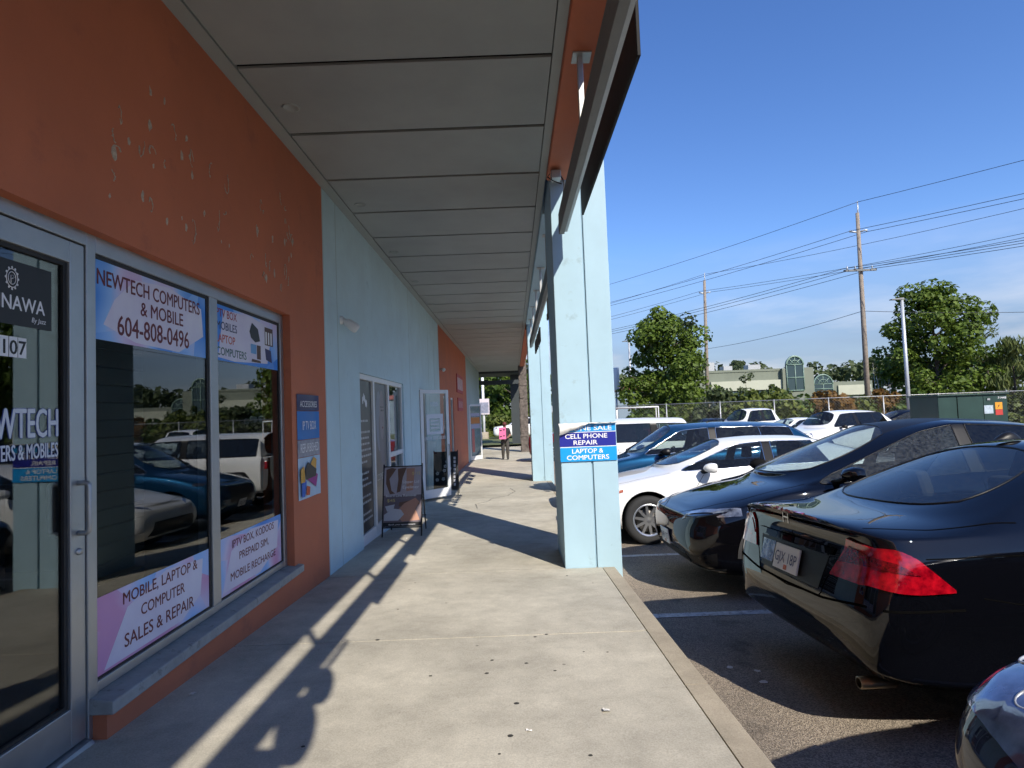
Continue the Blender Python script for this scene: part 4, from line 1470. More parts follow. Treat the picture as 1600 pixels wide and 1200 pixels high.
def submesh(me, idx, name, mats, remap):
    bm = bmesh.new(); bm.from_mesh(me)
    bmesh.ops.delete(bm, geom=[f for f in bm.faces if f.material_index not in idx], context='FACES')
    for f in bm.faces:
        f.material_index = remap.get(f.material_index, 0)
        f.smooth = True
    out = bpy.data.meshes.new(name)
    bm.to_mesh(out)
    loops = []
    if len(bm.faces) and name not in ('body',):
        es = set(e for e in bm.edges if len(e.link_faces) == 1)
        while es:
            e = es.pop()
            path = [e.verts[0], e.verts[1]]
            go = True
            while go:
                go = False
                for e2 in path[-1].link_edges:
                    if e2 in es:
                        es.discard(e2); path.append(e2.other_vert(path[-1])); go = True
                        break
            if path[0] is path[-1]:
                path.pop()
            loops.append([v.co.copy() for v in path])
    bm.free()
    for q in mats:
        out.materials.append(q)
    out.set_sharp_from_angle(angle=rad(38))
    return out, loops


def mk(name, me, parent):
    o = bpy.data.objects.new(name, me)
    COL.objects.link(o)
    o.parent = parent
    ORG[o.name] = Vector()
    return o


def patch(mb, bvh, A, B, nu=14, nv=6, off=.006, m=0, skirt=.02):
    """a lens or panel lying on the body between the edge lines A and B"""
    a, b = along(A, nu), along(B, nu)
    G, NN = [], []
    for i in range(nu):
        row, nr = [], []
        for j in range(nv):
            p = a[i].lerp(b[i], j / (nv - 1))
            loc, nor, _, _ = bvh.find_nearest(p)
            row.append(loc + nor * off); nr.append(nor)
        G.append(row); NN.append(nr)
    mb.grid(G, m)
    ring = [(i, 0) for i in range(nu)] + [(nu - 1, j) for j in range(1, nv)] + [(i, nv - 1) for i in range(nu - 2, -1, -1)] + [(0, j) for j in range(nv - 2, 0, -1)]
    top = [G[i][j] for i, j in ring]
    bot = [G[i][j] - NN[i][j] * (off + skirt) for i, j in ring]
    k = len(ring)
    mb.add(top + bot, [(q, (q + 1) % k, (q + 1) % k + k, q + k) for q in range(k)], m)


def seam(mb, bvh, pts, w=.006, off=.0012, n=24, m=0, closed=False):
    ps = along(pts, n)
    sn = [bvh.find_nearest(p)[:2] for p in ps]
    G = []
    for i, (p, nr) in enumerate(sn):
        t = (sn[min(i + 1, n - 1)][0] - sn[max(i - 1, 0)][0])
        if t.length < 1e-7:
            t = Vector((1, 0, 0))
        sd = t.normalized().cross(nr) * (w / 2)
        G.append([p + sd + nr * off, p - sd + nr * off])
    mb.grid(G, m)


def add_wheels(root, P, rim='rim', spokes=10, style='thin', far=False):
    R, W = P['R'], P['W']
    tw = P.get('tw', .22)
    for ax in (P['xf'], P['xr']):
        for s in (-1, 1):
            yo = s * (W - .018)
            yi = yo - s * tw
            lo, hi = -tw / 2, tw / 2
            c = (ax, (yo + yi) / 2, R)
            hub = MB()
            hub.lathe([(.02, -.02), (R * .50, -.02), (R * .50, .005), (.02, .005)], (ax, yo - s * .09, R), 'y', 20)
            h = hub.build('wheel', M['brake'], root)
            t = MB()
            rr = R * P.get('rimk', .68)
            pr = [(rr - .01, lo), (rr + .02, lo - .004), (R - .05, lo - .012), (R - .015, lo + .004), (R, lo + .028), (R, hi - .028), (R - .015, hi - .004), (R - .05, hi + .012), (rr + .02, hi + .004), (rr - .01, hi)]
            t.lathe(pr, c, 'y', 40)
            t.build('tyre', M['tyre'], h, sharp=50)
            r = MB()
            r.lathe([(rr, lo + .01), (rr, hi), (rr - .012, hi + .004), (rr - .03, hi - .012), (rr - .045, lo + .02)] if s > 0 else [(rr, hi - .01), (rr, lo), (rr - .012, lo - .004), (rr - .03, lo + .012), (rr - .045, hi - .02)], c, 'y', 40)
            yf = yo - s * .025
            r.lathe([(.001, yf - c[1] + s * .004), (.045, yf - c[1]), (.06, yf - c[1] - s * .02), (.06, yf - c[1] - s * .07)], c, 'y', 16)
            for k in range(spokes):
                a = 2 * math.pi * (k + .3) / spokes
                ca, sa = math.cos(a), math.sin(a)
                w0, w1 = (.022, .015) if style == 'thin' else (.030, .036)
                pts = []
                for (q, w) in ((.04, w0), (rr - .02, w1)):
                    for e in (-1, 1):
                        pts.append((ax + q * ca - e * w * sa, yf - s * (.0 if q < .1 else -.008), R + q * sa + e * w * ca))
                p4 = [pts[0], pts[1], pts[3], pts[2]]
                r.prism(p4, (0, -s * .03, 0))
            r.build('rim', M[rim], h, sharp=35)


def make_car(name, label, cat, P, paint, group=None, sub=3, rim='rim', spokes=10, glass='car_glass', rear_glass='car_glass', style='thin', interior='seat', trim='trim', detail=True):
    root = thing(name, label, cat, (0, 0, 0), group)
    me = build_car_mesh(P, sub)
    body, _ = submesh(me, (0, 1, 2), 'body', [M[paint], M[P.get('roof_mat', 'trim')], M['well']], {0: 0, 1: 1, 2: 2})
    mk('body', body, root)
    bm = bmesh.new(); bm.from_mesh(me)
    bvh = BVHTree.FromBMesh(bm)
    bm.free()
    panes = [(GL_WS, 'windshield', glass), (GL_RW, 'rear_window', rear_glass), (GL_FL, 'side_window', glass), (GL_FR, 'side_window', glass),
             (GL_RL, 'side_window', rear_glass), (GL_RR, 'side_window', rear_glass), (GL_QL, 'quarter_window', rear_glass), (GL_QR, 'quarter_window', rear_glass)]
    for idx, nm, gm in panes:
        g, loops = submesh(me, (idx,), nm, [M[gm]], {})
        if not len(g.polygons):
            continue
        go = mk(nm, g, root)
        tb = MB()
        for lp in loops:
            tb.tube(lp, .007 if nm in ('windshield', 'rear_window') else .007, 4, 0, closed=True)
        tb.build('window_trim', M[trim if nm not in ('windshield', 'rear_window') else 'trim'], go)
    # interior
    it = MB()
    W, xc, xB, xC = P['W'], P['xc'], P['xB'], P['xC']
    zs = P['zsm']
    it.box(P['xrb'], xc - .05, -W * .8, W * .8, P['zb'] + .12, P['zb'] + .18)
    it.hexa([(xc - .55, -W * .8, .5), (xc + .1, -W * .8, .5), (xc + .1, W * .8, .5), (xc - .55, W * .8, .5)],
            [(xc - .45, -W * .78, zs - .03), (xc + .1, -W * .70, zs + .0), (xc + .1, W * .70, zs + .0), (xc - .45, W * .78, zs - .03)])
    it.box(P['xrb'] - .1, P['xrb'] + .35, -W * .72, W * .72, .5, zs + .0)
    it.build('interior', M['trim'], root)
    for px, wd, ys in ((xB + .12, .26, (-.38, .38)), (P.get('seat2', xC + .02), .27, (-.40, .40))):
        for yy in ys:
            st = MB()
            st.hexa([(px - .05, yy - wd, .45), (px + .5, yy - wd, .42), (px + .5, yy + wd, .42), (px - .05, yy + wd, .45)], [(px - .05, yy - wd, .60), (px + .5, yy - wd, .62), (px + .5, yy + wd, .62), (px - .05, yy + wd, .60)])
            tz = min(zs + .10, P['zc'] - .30)
            st.hexa([(px - .12, yy - wd, .5), (px + .04, yy - wd, .5), (px + .04, yy + wd, .5), (px - .12, yy + wd, .5)], [(px - .27, yy - wd * .8, tz), (px - .15, yy - wd * .8, tz), (px - .15, yy + wd * .8, tz), (px - .27, yy + wd * .8, tz)])
            st.hexa([(px - .29, yy - .13, tz + .03), (px - .19, yy - .13, tz + .03), (px - .19, yy + .13, tz + .03), (px - .29, yy + .13, tz + .03)], [(px - .32, yy - .11, tz + .21), (px - .22, yy - .11, tz + .21), (px - .22, yy + .11, tz + .21), (px - .32, yy + .11, tz + .21)])
            st.build('seat', M[interior], root, bevel=.03)
    sw = MB()
    sw.tube([(xc - .62 - .09 * math.sin(a), .37 + .19 * math.cos(a), zs - .02 + .17 * math.sin(a)) for a in [2 * math.pi * k / 20 for k in range(20)]], .014, 6, 0, closed=True)
    sw.build('steering_wheel', M['trim'], root)
    add_wheels(root, P, rim, spokes, style)
    return root, bvh


def both(f):
    for s in (1, -1):
        f(s)


def door_details(root, bvh, P, paint, doors, handle_z, ext=None):
    """shut lines, door handles and mirrors"""
    W = P['W']
    for s in (1, -1):
        mb = MB()
        for line in doors:
            seam(mb, bvh, [(x, s * W * 1.02, z) for x, z in line], n=26)
        mb.build('door_seam', M['seam'], root)
    for s in (1, -1):
        for hx in P['handles']:
            loc, nor, _, _ = bvh.find_nearest((hx, s * W, handle_z))
            h = MB()
            pts = [loc + Vector((d, 0, 0)) + nor * o for d, o in ((-.10, .004), (-.085, .030), (0, .036), (.085, .030), (.10, .004))]
            h.tube(pts, .013, 8)
            h.build('door_handle', M[paint], root)
        mx0 = P['mirror']
        m = MB()
        c = Vector((mx0[0], s * (mx0[1]), mx0[2]))
        G = []
        for i in range(9):
            t = i / 8
            r = math.sin(math.pi * min(1, .12 + .88 * t)) ** .5 if t < .999 else .0
            row = []
            prof = [(.0, .02), (.25, .7), (.6, 1.), (.85, 1.), (1., .92)][0:]
            k = interp(t, [q[0] for q in prof], [q[1] for q in prof])
            for j in range(17):
                a = 2 * math.pi * j / 16
                ee = lambda q: math.copysign(abs(q) ** .65, q)
                row.append(c + Vector((.09 - .17 * t, s * .105 * k * ee(math.cos(a)), .068 * k * ee(math.sin(a)))))
            G.append(row)
        m.grid(G)
        mo = m.build('wing_mirror', M[P.get('mirror_mat', paint)], root)
        f = MB()
        f.poly([c + Vector((-.079, s * .092 * math.cos(a), .058 * math.sin(a))) for a in [2 * math.pi * k / 16 for k in range(16)]])
        f.build('mirror_glass', M['silver'], mo)
        loc, nor, _, _ = bvh.find_nearest((mx0[0] + .05, s * W * .9, mx0[2] - .07))
        a = MB()
        a.tube([loc - nor * .02, c + Vector((0, -s * .08, -.045))], [.035, .022], 8)
        a.build('mirror_arm', M['trim'], mo)


def place(root, x, y, heading, z=None):
    """heading in degrees, 0 = nose towards +x"""
    h = rad(heading)
    hx, hy = math.cos(h), math.sin(h)
    zf, zr_ = lot_z(y + 1.3 * hy), lot_z(y - 1.3 * hy)
    # across the stall: slope of the lot
    px, py = -hy, hx
    zl, zr2 = lot_z(y + .75 * py), lot_z(y - .75 * py)
    fwd = Vector((2.6 * hx, 2.6 * hy, zf - zr_)).normalized()
    lft = Vector((1.5 * px, 1.5 * py, zl - zr2)).normalized()
    up = fwd.cross(lft).normalized()
    lft = up.cross(fwd)
    mw = Matrix(((fwd.x, lft.x, up.x), (fwd.y, lft.y, up.y), (fwd.z, lft.z, up.z)))
    root.rotation_euler = mw.to_euler()
    root.location = (x, y, lot_z(y) if z is None else z)


# --- black sedan seen from behind
PA = dict(L=4.80, W=.91, zb=.21, xf=1.42, xr=-1.32, R=.325, xc=1.02, xh=.22, xrh=-.98, xrb=-1.74, zsf=.80, zsm=.92, zsr=1.00,
          zn=.72, zcw=.98, zrb=1.04, zt=1.055, zr=1.345, zc=1.45, wr=.585, xB=-.22, xC=-1.02, xCt=-.92, xq=-1.40, zrh=1.325, zch=1.405, tmid=.50,
          handles=(-.08, -1.02), mirror=(.72, 1.00, 1.02), lip=.07, tail_crease=.97, tail_w=(.972, .958, .915, .78), low_crease=.8, crease4=.35, tail=[.15, .10, .02, .0, .09, .08, .05, .035, .02, .01], rimk=.66, shoulder=.6, rw_back=.13)
acc, bv = make_car('black_sedan', 'black sedan backed up to the kerb with a large triangular red tail light', 'car', PA, 'p_black', rim='rim', glass='car_glass', rear_glass='car_glass')
door_details(acc, bv, PA, 'p_black', [[(.62, .93), (.80, .70), (.78, .32)], [(-.22, .99), (-.24, .30)], [(-1.12, 1.0), (-.98, .72), (-.98, .62), (-.86, .34)], [(-.86, .30), (.78, .30)]], .86)
for s in (1, -1):
    lens = MB()
    patch(lens, bv, [(-2.33, s * .46, .750), (-2.27, s * .70, .735), (-2.14, s * .86, .735), (-1.99, s * .90, .742)], [(-2.33, s * .585, .958), (-2.27, s * .70, .952), (-2.14, s * .855, .895), (-1.99, s * .90, .755)], 34, 16, .012, 0)
    lo_ = lens.build('tail_light', M['red_lens'], acc)
    lc = MB()
    patch(lc, bv, [(-2.32, s * .52, .83), (-2.25, s * .72, .825), (-2.14, s * .85, .82)], [(-2.32, s * .60, .925), (-2.27, s * .68, .91), (-2.18, s * .82, .845)], 24, 12, .017, 0)
    lc.build('reflector_panel', M['red_dark'], lo_)
mb = MB()
seam(mb, bv, [(-1.60, .80, 1.03), (-2.0, .76, 1.045), (-2.27, .66, 1.0), (-2.31, .42, .71), (-2.34, .38, .62), (-2.36, .0, .60), (-2.34, -.38, .62), (-2.31, -.42, .71), (-2.27, -.66, 1.0), (-2.0, -.76, 1.045), (-1.60, -.80, 1.03)], .007, .0015, 90)
for s in (1, -1):
    seam(mb, bv, [(-1.0, s * .9, .90), (-1.86, s * .91, .905), (-2.10, s * .88, .90)], .006, .0012, 24)
    seam(mb, bv, [(-1.86, s * .91, .71), (-1.60, s * .92, .66)], .006, .0012, 10)
mb.build('panel_seam', M['seam'], acc)
# plate recess, plate, badge, lip light, bumper edge, exhaust, antenna
rc = MB()
patch(rc, bv, [(-2.4, -.36, .66), (-2.4, .36, .66)], [(-2.4, -.42, .86), (-2.4, .42, .86)], 14, 5, .003, 0, .01)
rc.build('plate_recess', M['trim'], acc)
gq = MB()
patch(gq, bv, [(-2.4, -.46, .90), (-2.4, .46, .90)], [(-2.4, -.44, .87), (-2.4, .44, .87)], 14, 3, .016, 0, .02)
gq.build('plate_garnish', M['p_black'], acc)
for yy in (.28,):
    b_ = MB(); patch(b_, bv, [(-2.4, yy - .09, .70), (-2.4, yy + .09, .70)], [(-2.4, yy - .09, .84), (-2.4, yy + .09, .84)], 6, 4, .009)
    b_.build('reverse_light', M['clear_lens'], acc)
loc, nor, _, _ = bv.find_nearest((-2.4, 0, .76))


def number_plate(root, loc, nor, txt, face=-1):
    nor = Vector(nor).normalized()
    uy = Vector((0, -1, 0)) if nor.x < 0 else Vector((0, 1, 0))
    uz = uy.cross(Vector((0, 0, 1)).cross(uy)).normalized()
    uz = Vector((0, 0, 1)) - nor * nor.z
    uz.normalize()
    c = loc + nor * .022
    p = MB()
    p.prism([c + uy * a * .152 + uz * b * .076 for a, b in ((-1, -1), (1, -1), (1, 1), (-1, 1))], -nor * .012)
    po = p.build('licence_plate', M['plate'], root, bevel=.003)
    t = MB()
    t.text(txt, c - uz * .03 + nor * .002, uy, uz, .062, width=.27)
    t.build('plate_lettering', M['plate_blue'], po)
    k = MB()
    k.prism([c + uy * (a * .018 + .01) + uz * (b * .014 - .054) + nor * .0025 for a, b in ((-1, -1), (1, -1), (1, 1), (-1, 1))], -nor * .002)
    k.build('renewal_sticker', M['sticker_red'], po)
    return po


number_plate(acc, loc, nor, 'GJX 18P')
loc, nor, _, _ = bv.find_nearest((-2.4, 0, .96))
bd = MB()
c = loc + nor * .008
for a, b, a2, b2 in ((-.035, -.035, -.028, .035), (.028, -.035, .035, .035), (-.03, -.004, .03, .004)):
    bd.prism([c + Vector((0, q, r)) for q, r in ((a, b), (a2, b), (a2, b2), (a, b2))], (-.008, 0, 0))
bd.build('badge', M['silver'], acc)
lp = MB()
seam(lp, bv, [(-2.41, -.40, 1.025), (-2.43, 0, 1.03), (-2.41, .40, 1.025)], .024, .004, 30)
lp.build('brake_light', M['red_lens'], acc)
bp_ = MB()
seam(bp_, bv, [(-1.95, .91, .66), (-2.25, .80, .655), (-2.42, .40, .625), (-2.44, 0, .62), (-2.42, -.40, .625), (-2.25, -.80, .655), (-1.95, -.91, .66)], .012, .003, 60)
bp_.build('bumper_edge', M['seam'], acc)
for s in (-1,):
    ex = MB()
    ex.lathe([(.024, -.02), (.031, -.02), (.031, .16), (.024, .16), (.024, -.02)], (-2.28, s * .55, .225), 'x', 20)
    ex.build('exhaust_tip', mat('dull_exhaust', (.35, .29, .21), .35, .9), acc)
sf = MB()
G = []
for i in range(9):
    t = i / 8
    row = []
    for j in range(9):
        a = math.pi * j / 8
        w = .035 * math.sin(math.pi * (.08 + .84 * t)) ** .6
        h = .045 * math.sin(math.pi * t ** .8) + .002
        row.append((-.83 - .16 * t, w * math.cos(a), 1.425 + h * math.sin(a)))
    G.append(row)
sf.grid(G)
sf.build('roof_antenna', M['trim'], acc)
place(acc, 1.61 + 2.40, 3.80, 1.5)

# --- black electric crossover, nose in
PT = dict(L=4.75, W=.965, zb=.19, xf=1.50, xr=-1.39, R=.355, tw=.24, xc=1.18, xh=-.02, xrh=-1.42, xrb=-2.08, zsf=.88, zsm=.99, zsr=1.12,
          zn=.815, zcw=1.06, zrb=1.17, zt=1.16, zr=1.50, zc=1.63, wr=.60, xB=-.36, xC=-1.22, xCt=-1.12, xq=-1.72, zrh=1.44, zch=1.51, quarter=True,
          handles=(-.16, -1.12), mirror=(.93, 1.07, 1.12), mirror_mat='p_black2', glass_roof=True, tail_r=.25, lip=.05, rimk=.70, ws_fwd=.22, zrB=1.545, zrC=1.50, zcC=1.60,
          shoulder=.5, crease4=.3, nose=[.18, .13, .05, .0, .015, .06, .14, .18, .20, .21])
tes, bv = make_car('black_crossover', 'black crossover with smooth grille-free nose parked facing the kerb', 'car', PT, 'p_black2', rim='rim_dark', spokes=10, glass='car_glass_dusty', rear_glass='privacy', interior='seat')
door_details(tes, bv, PT, 'p_black2', [[(.78, 1.0), (.88, .72), (.84, .30)], [(-.36, 1.07), (-.40, .30)], [(-1.28, 1.1), (-1.10, .78), (-.92, .34)], [(-.92, .28), (.84, .28)]], .93)
for s in (1, -1):
    hl = MB()
    patch(hl, bv, [(2.28, s * .50, .68), (2.10, s * .80, .72), (1.88, s * .93, .77)], [(2.22, s * .52, .76), (2.06, s * .78, .82), (1.88, s * .90, .835)], 20, 8, .007)
    hl.build('headlight', M['head_smoke'], tes)
    vb = MB()
    patch(vb, bv, [(2.28, s * .66, .30), (2.12, s * .88, .30)], [(2.28, s * .62, .42), (2.12, s * .88, .44)], 8, 4, .003)
    vb.build('air_vent', M['trim'], tes)
    for ax in (PT['xf'], PT['xr']):
        ar = MB()
        seam(ar, bv, [(ax + (PT['R'] + .075) * math.cos(a), s * 1.0, PT['R'] + .02 + (PT['R'] + .075) * math.sin(a)) for a in [math.pi * k / 20 for k in range(21)]], .055, .008, 40)
        ar.build('wheel_arch_trim', M['arch'], tes)
li = MB()
patch(li, bv, [(2.4, -.62, .235), (2.45, 0, .22), (2.4, .62, .235)], [(2.4, -.56, .36), (2.45, 0, .35), (2.4, .56, .36)], 18, 5, .004)
li.build('lower_intake', M['trim'], tes)
lq = MB()
seam(lq, bv, [(2.05, -.90, .26), (2.36, -.55, .225), (2.45, 0, .205), (2.36, .55, .225), (2.05, .90, .26)], .018, .006, 50)
lq.build('bumper_lip', M['beam_grey'], tes)
hs = MB()
seam(hs, bv, [(1.22, .78, 1.0), (1.80, .74, .86), (2.12, .58, .76), (2.30, .25, .70), (2.32, 0, .69), (2.30, -.25, .70), (2.12, -.58, .76), (1.80, -.74, .86), (1.22, -.78, 1.0)], .006, .0015, 80)
hs.build('bonnet_seam', M['seam'], tes)
loc, nor, _, _ = bv.find_nearest((2.45, 0, .47))
number_plate(tes, loc, nor, 'RH9 12T')
place(tes, 1.58 + 2.375, 6.55, 180)

# --- white sedan, nose in
PC = dict(L=4.90, W=.92, zb=.20, xf=1.50, xr=-1.33, R=.335, xc=1.05, xh=.14, xrh=-1.02, xrb=-1.86, zsf=.82, zsm=.95, zsr=1.04,
          zn=.76, zcw=1.00, zrb=1.08, zt=1.09, zr=1.345, zc=1.455, wr=.58, xB=-.26, xC=-1.10, xCt=-.98, xq=-1.5, zrh=1.33, zch=1.40,
          handles=(-.12, -1.08), mirror=(.66, 1.02, 1.03), rimk=.68, shoulder=.4)
cam_, bv = make_car('white_sedan', 'white sedan with silver alloy wheels parked behind the pale blue column', 'car', PC, 'p_white', rim='rim', spokes=10, trim='silver')
door_details(cam_, bv, PC, 'p_white', [[(.70, .96), (.86, .70), (.84, .32)], [(-.26, 1.0), (-.28, .30)], [(-1.16, 1.03), (-1.0, .72), (-.84, .34)], [(-.84, .28), (.84, .28)]], .88)
for s in (1, -1):
    hl = MB()
    patch(hl, bv, [(2.30, s * .46, .64), (2.12, s * .78, .69), (1.88, s * .90, .735)], [(2.26, s * .48, .71), (2.08, s * .78, .77), (1.90, s * .88, .785)], 14, 5, .005)
    hl.build('headlight', M['clear_lens'], cam_)
    am = MB()
    patch(am, bv, [(1.98, s * .88, .700), (1.84, s * .90, .735)], [(1.96, s * .88, .755), (1.84, s * .90, .775)], 8, 4, .009)
    am.build('side_marker', M['amber'], cam_)
gr = MB()
patch(gr, bv, [(2.4, -.60, .28), (2.46, 0, .27), (2.4, .60, .28)], [(2.4, -.52, .52), (2.46, 0, .53), (2.4, .52, .52)], 16, 5, .004)
gr.build('grille', M['trim'], cam_)
hs = MB()
seam(hs, bv, [(1.15, .78, .99), (1.80, .74, .90), (2.15, .58, .80), (2.30, 0, .76), (2.15, -.58, .80), (1.80, -.74, .90), (1.15, -.78, .99)], .006, .0015, 60)
hs.build('bonnet_seam', M['seam'], cam_)
place(cam_, .88 + 2.45, 9.40, 180)

# --- blue crossover, nose in
PB = dict(L=4.85, W=.95, zb=.25, xf=1.52, xr=-1.38, R=.365, xc=1.10, xh=.32, xrh=-1.72, xrb=-2.16, zsf=.98, zsm=1.08, zsr=1.17,
          zn=.90, zcw=1.13, zrb=1.22, zt=1.20, zr=1.56, zc=1.71, wr=.62, xB=-.22, xC=-1.16, xCt=-1.13, xq=-1.78, zrh=1.54, zch=1.63, quarter=True,
          handles=(-.08, -1.05), mirror=(.74, 1.06, 1.17), mirror_mat='trim', tail_r=.2, lip=.05, tw=.24)
blu, bv = make_car('blue_crossover', 'metallic blue crossover with chrome window trim between white sedan and white off-roader', 'car', PB, 'p_blue', rim='rim_dark', spokes=10, glass='car_glass', rear_glass='privacy', trim='silver')
door_details(blu, bv, PB, 'p_blue', [[(.72, 1.08), (.90, .80), (.86, .36)], [(-.22, 1.15), (-.25, .36)], [(-1.22, 1.17), (-1.05, .8), (-.86, .38)], [(-.86, .34), (.86, .34)]], 1.0)
for s in (1, -1):
    hl = MB()
    patch(hl, bv, [(2.30, s * .46, .78), (2.10, s * .80, .82), (1.90, s * .92, .87)], [(2.26, s * .48, .86), (2.08, s * .80, .91), (1.92, s * .90, .93)], 14, 5, .005)
    hl.build('headlight', M['head_dark'], blu)
gr = MB()
patch(gr, bv, [(2.4, -.46, .50), (2.44, 0, .45), (2.4, .46, .50)], [(2.4, -.44, .82), (2.44, 0, .83), (2.4, .44, .82)], 14, 5, .004)
gr.build('grille', M['trim'], blu)
loc, nor, _, _ = bv.find_nearest((2.45, 0, .45)); number_plate(blu, loc, nor, 'PK3 40L')
place(blu, 1.00 + 2.42, 11.95, 180)

# --- white off-roader, backed in
PJ = dict(L=4.40, W=.86, zb=.42, xf=1.45, xr=-1.42, R=.40, tw=.26, xc=.72, xh=.48, xrh=-2.02, xrb=-2.08, zsf=1.10, zsm=1.22, zsr=1.23,
          zn=1.14, zcw=1.24, zrb=1.25, zt=1.26, zr=1.68, zc=1.87, wr=.72, xB=-.28, xC=-1.16, xCt=-1.16, xq=-1.98, xa=.62, zrh=1.68, zch=1.85, zrC=1.69, zcC=1.87, zrB=1.69, quarter=True,
          handles=(-.15, -1.0), mirror=(.52, 1.02, 1.28), mirror_mat='trim', tail_r=.12, lip=.02, nose=[.06, .05, .02, 0, .02, .03, .04, .05, .05, .05], tail=[.04, .03, .02, 0, 0, 0, 0, 0, 0, 0], ws_fwd=.05, shoulder=.8, tail_crease=.9, rw_back=.02)
jee, bv = make_car('white_off_roader', 'boxy white off-roader with hard top beyond the blue crossover', 'car', PJ, 'p_white', rim='rim_dark', spokes=5, style='fat', glass='car_glass', rear_glass='privacy')
door_details(jee, bv, PJ, 'p_white', [[(.62, 1.16), (.60, .52)], [(-.28, 1.16), (-.30, .52)], [(-1.16, 1.16), (-1.0, .56)], [(-1.0, .52), (.60, .52)]], 1.05)
sp = MB()
sp.lathe([(.05, -.10), (.30, -.10), (.37, -.09), (.40, -.05), (.40, .05), (.37, .09), (.20, .10), (.05, .10)], (-2.34, .06, 1.02), 'x', 32)
sp.build('spare_wheel', M['tyre'], jee)
for s in (1, -1):
    t_ = MB()
    t_.box(-2.235, -2.17, s * .80 - .06, s * .80 + .06, .98, 1.16)
    t_.build('tail_light', M['red_lens'], jee, bevel=.01)
    for ax in (1.45, -1.42):
        fl = MB()
        G = []
        for k in range(13):
            a = math.pi * (.08 + .84 * k / 12)
            G.append([(ax + .50 * math.cos(a), s * q, .40 + .52 * min(1, math.sin(a) * 1.25) + dz) for q, dz in ((.80, .02), (.97, 0), (.985, -.05))])
        fl.grid(G)
        fl.build('fender_flare', M['trim'], jee)
place(jee, 1.30 + 2.2, 14.65, 0)

# --- black car at the lower right, nose in
PD = dict(PC); PD.update(L=4.65, zn=.78, xf=1.42, xr=-1.27, nose=[.20, .15, .06, .0, .04, .11, .18, .20, .21, .22])
cor, bv = make_car('dark_sedan', 'dark navy sedan whose nose and headlight show at the lower right', 'car', PD, 'p_navy', rim='rim_dark', spokes=5, style='fat')
door_details(cor, bv, PD, 'p_navy', [[(.70, .96), (.86, .70), (.84, .32)], [(-.26, 1.0), (-.28, .30)]], .88)
for s in (1, -1):
    hl = MB()
    patch(hl, bv, [(2.26, s * .40, .60), (2.12, s * .74, .63), (1.78, s * .91, .70)], [(2.08, s * .42, .79), (1.92, s * .72, .85), (1.66, s * .86, .86)], 24, 12, .008)
    ho = hl.build('headlight', M['head_blue'], cor)
    for (hx, hy, hz, r) in ((2.10, .56, .70, .045), (1.93, .74, .745, .055)):
        loc, nor, _, _ = bv.find_nearest((hx, s * hy, hz))
        tt = nor.cross(Vector((0, 0, 1))).normalized(); t2 = nor.cross(tt)
        hb = MB()
        hb.tube([loc + nor * .008 + tt * r * math.cos(a) + t2 * r * math.sin(a) for a in [2 * math.pi * k / 20 for k in range(20)]], .0045, 6, 0, closed=True)
        hb.build('lamp_bezel', M['lamp_grey'], ho)
hs = MB()
seam(hs, bv, [(1.15, .78, .99), (1.70, .74, .91), (2.05, .56, .81), (2.17, 0, .78), (2.05, -.56, .81), (1.70, -.74, .91), (1.15, -.78, .99)], .009, .0015, 60)
hs.build('bonnet_seam', M['seam'], cor)
gr = MB()
patch(gr, bv, [(2.3, -.56, .26), (2.34, 0, .25), (2.3, .56, .26)], [(2.3, -.44, .62), (2.34, 0, .64), (2.3, .44, .62)], 16, 5, .004)
gr.build('grille', M['trim'], cor)
gs = MB()
seam(gs, bv, [(2.2, -.48, .66), (2.3, 0, .67), (2.2, .48, .66)], .018, .006, 30)
gs.build('grille_bar', M['silver'], cor)
place(cor, 1.24 + 2.325, 1.16, 180)

# ------------------------------------------------------------------ person with a pink box
def at(px, py, Y):
    """point at depth Y seen at picture position (px, py)"""
    dv = _r * ((px - 800) / 950) + _u * ((600 - py) / 950) + _fw
    return Vector((0, 0, CAM_H)) + dv * (Y / dv.y)


pz = walk_z(28.85)
pr = thing('person', 'person in dark shirt, trousers and red cap carrying a pink box', 'person', (-.43, 28.85, pz))
J = {'pelvis': (0, 0, .93), 'waist': (0, .0, 1.08), 'chest': (0, .02, 1.30), 'neckb': (0, .01, 1.47), 'neck': (0, -.01, 1.53), 'head': (0, -.03, 1.62), 'top': (0, -.02, 1.73),
     'shl': (-.19, .0, 1.42), 'ell': (-.24, -.02, 1.15), 'wrl': (-.20, -.24, 1.08), 'shr': (.19, .0, 1.42), 'elr': (.25, -.02, 1.15), 'wrr': (.17, -.25, 1.06),
     'hil': (-.10, 0, .88), 'knl': (-.11, -.03, .50), 'anl': (-.11, .06, .09), 'tol': (-.12, -.14, .04), 'hir': (.10, 0, .88), 'knr': (.11, -.12, .50), 'anr': (.11, -.10, .09), 'tor': (.12, -.28, .04)}
RR = {'pelvis': .15, 'waist': .14, 'chest': .165, 'neckb': .085, 'neck': .06, 'head': .092, 'top': .075, 'shl': .075, 'ell': .052, 'wrl': .036, 'shr': .075, 'elr': .052, 'wrr': .036,
      'hil': .125, 'knl': .092, 'anl': .066, 'tol': .045, 'hir': .125, 'knr': .092, 'anr': .066, 'tor': .038}
E_ = [('pelvis', 'waist'), ('waist', 'chest'), ('chest', 'neckb'), ('neckb', 'neck'), ('neck', 'head'), ('head', 'top'), ('chest', 'shl'), ('shl', 'ell'), ('ell', 'wrl'), ('chest', 'shr'), ('shr', 'elr'), ('elr', 'wrr'),
      ('pelvis', 'hil'), ('hil', 'knl'), ('knl', 'anl'), ('anl', 'tol'), ('pelvis', 'hir'), ('hir', 'knr'), ('knr', 'anr'), ('anr', 'tor')]
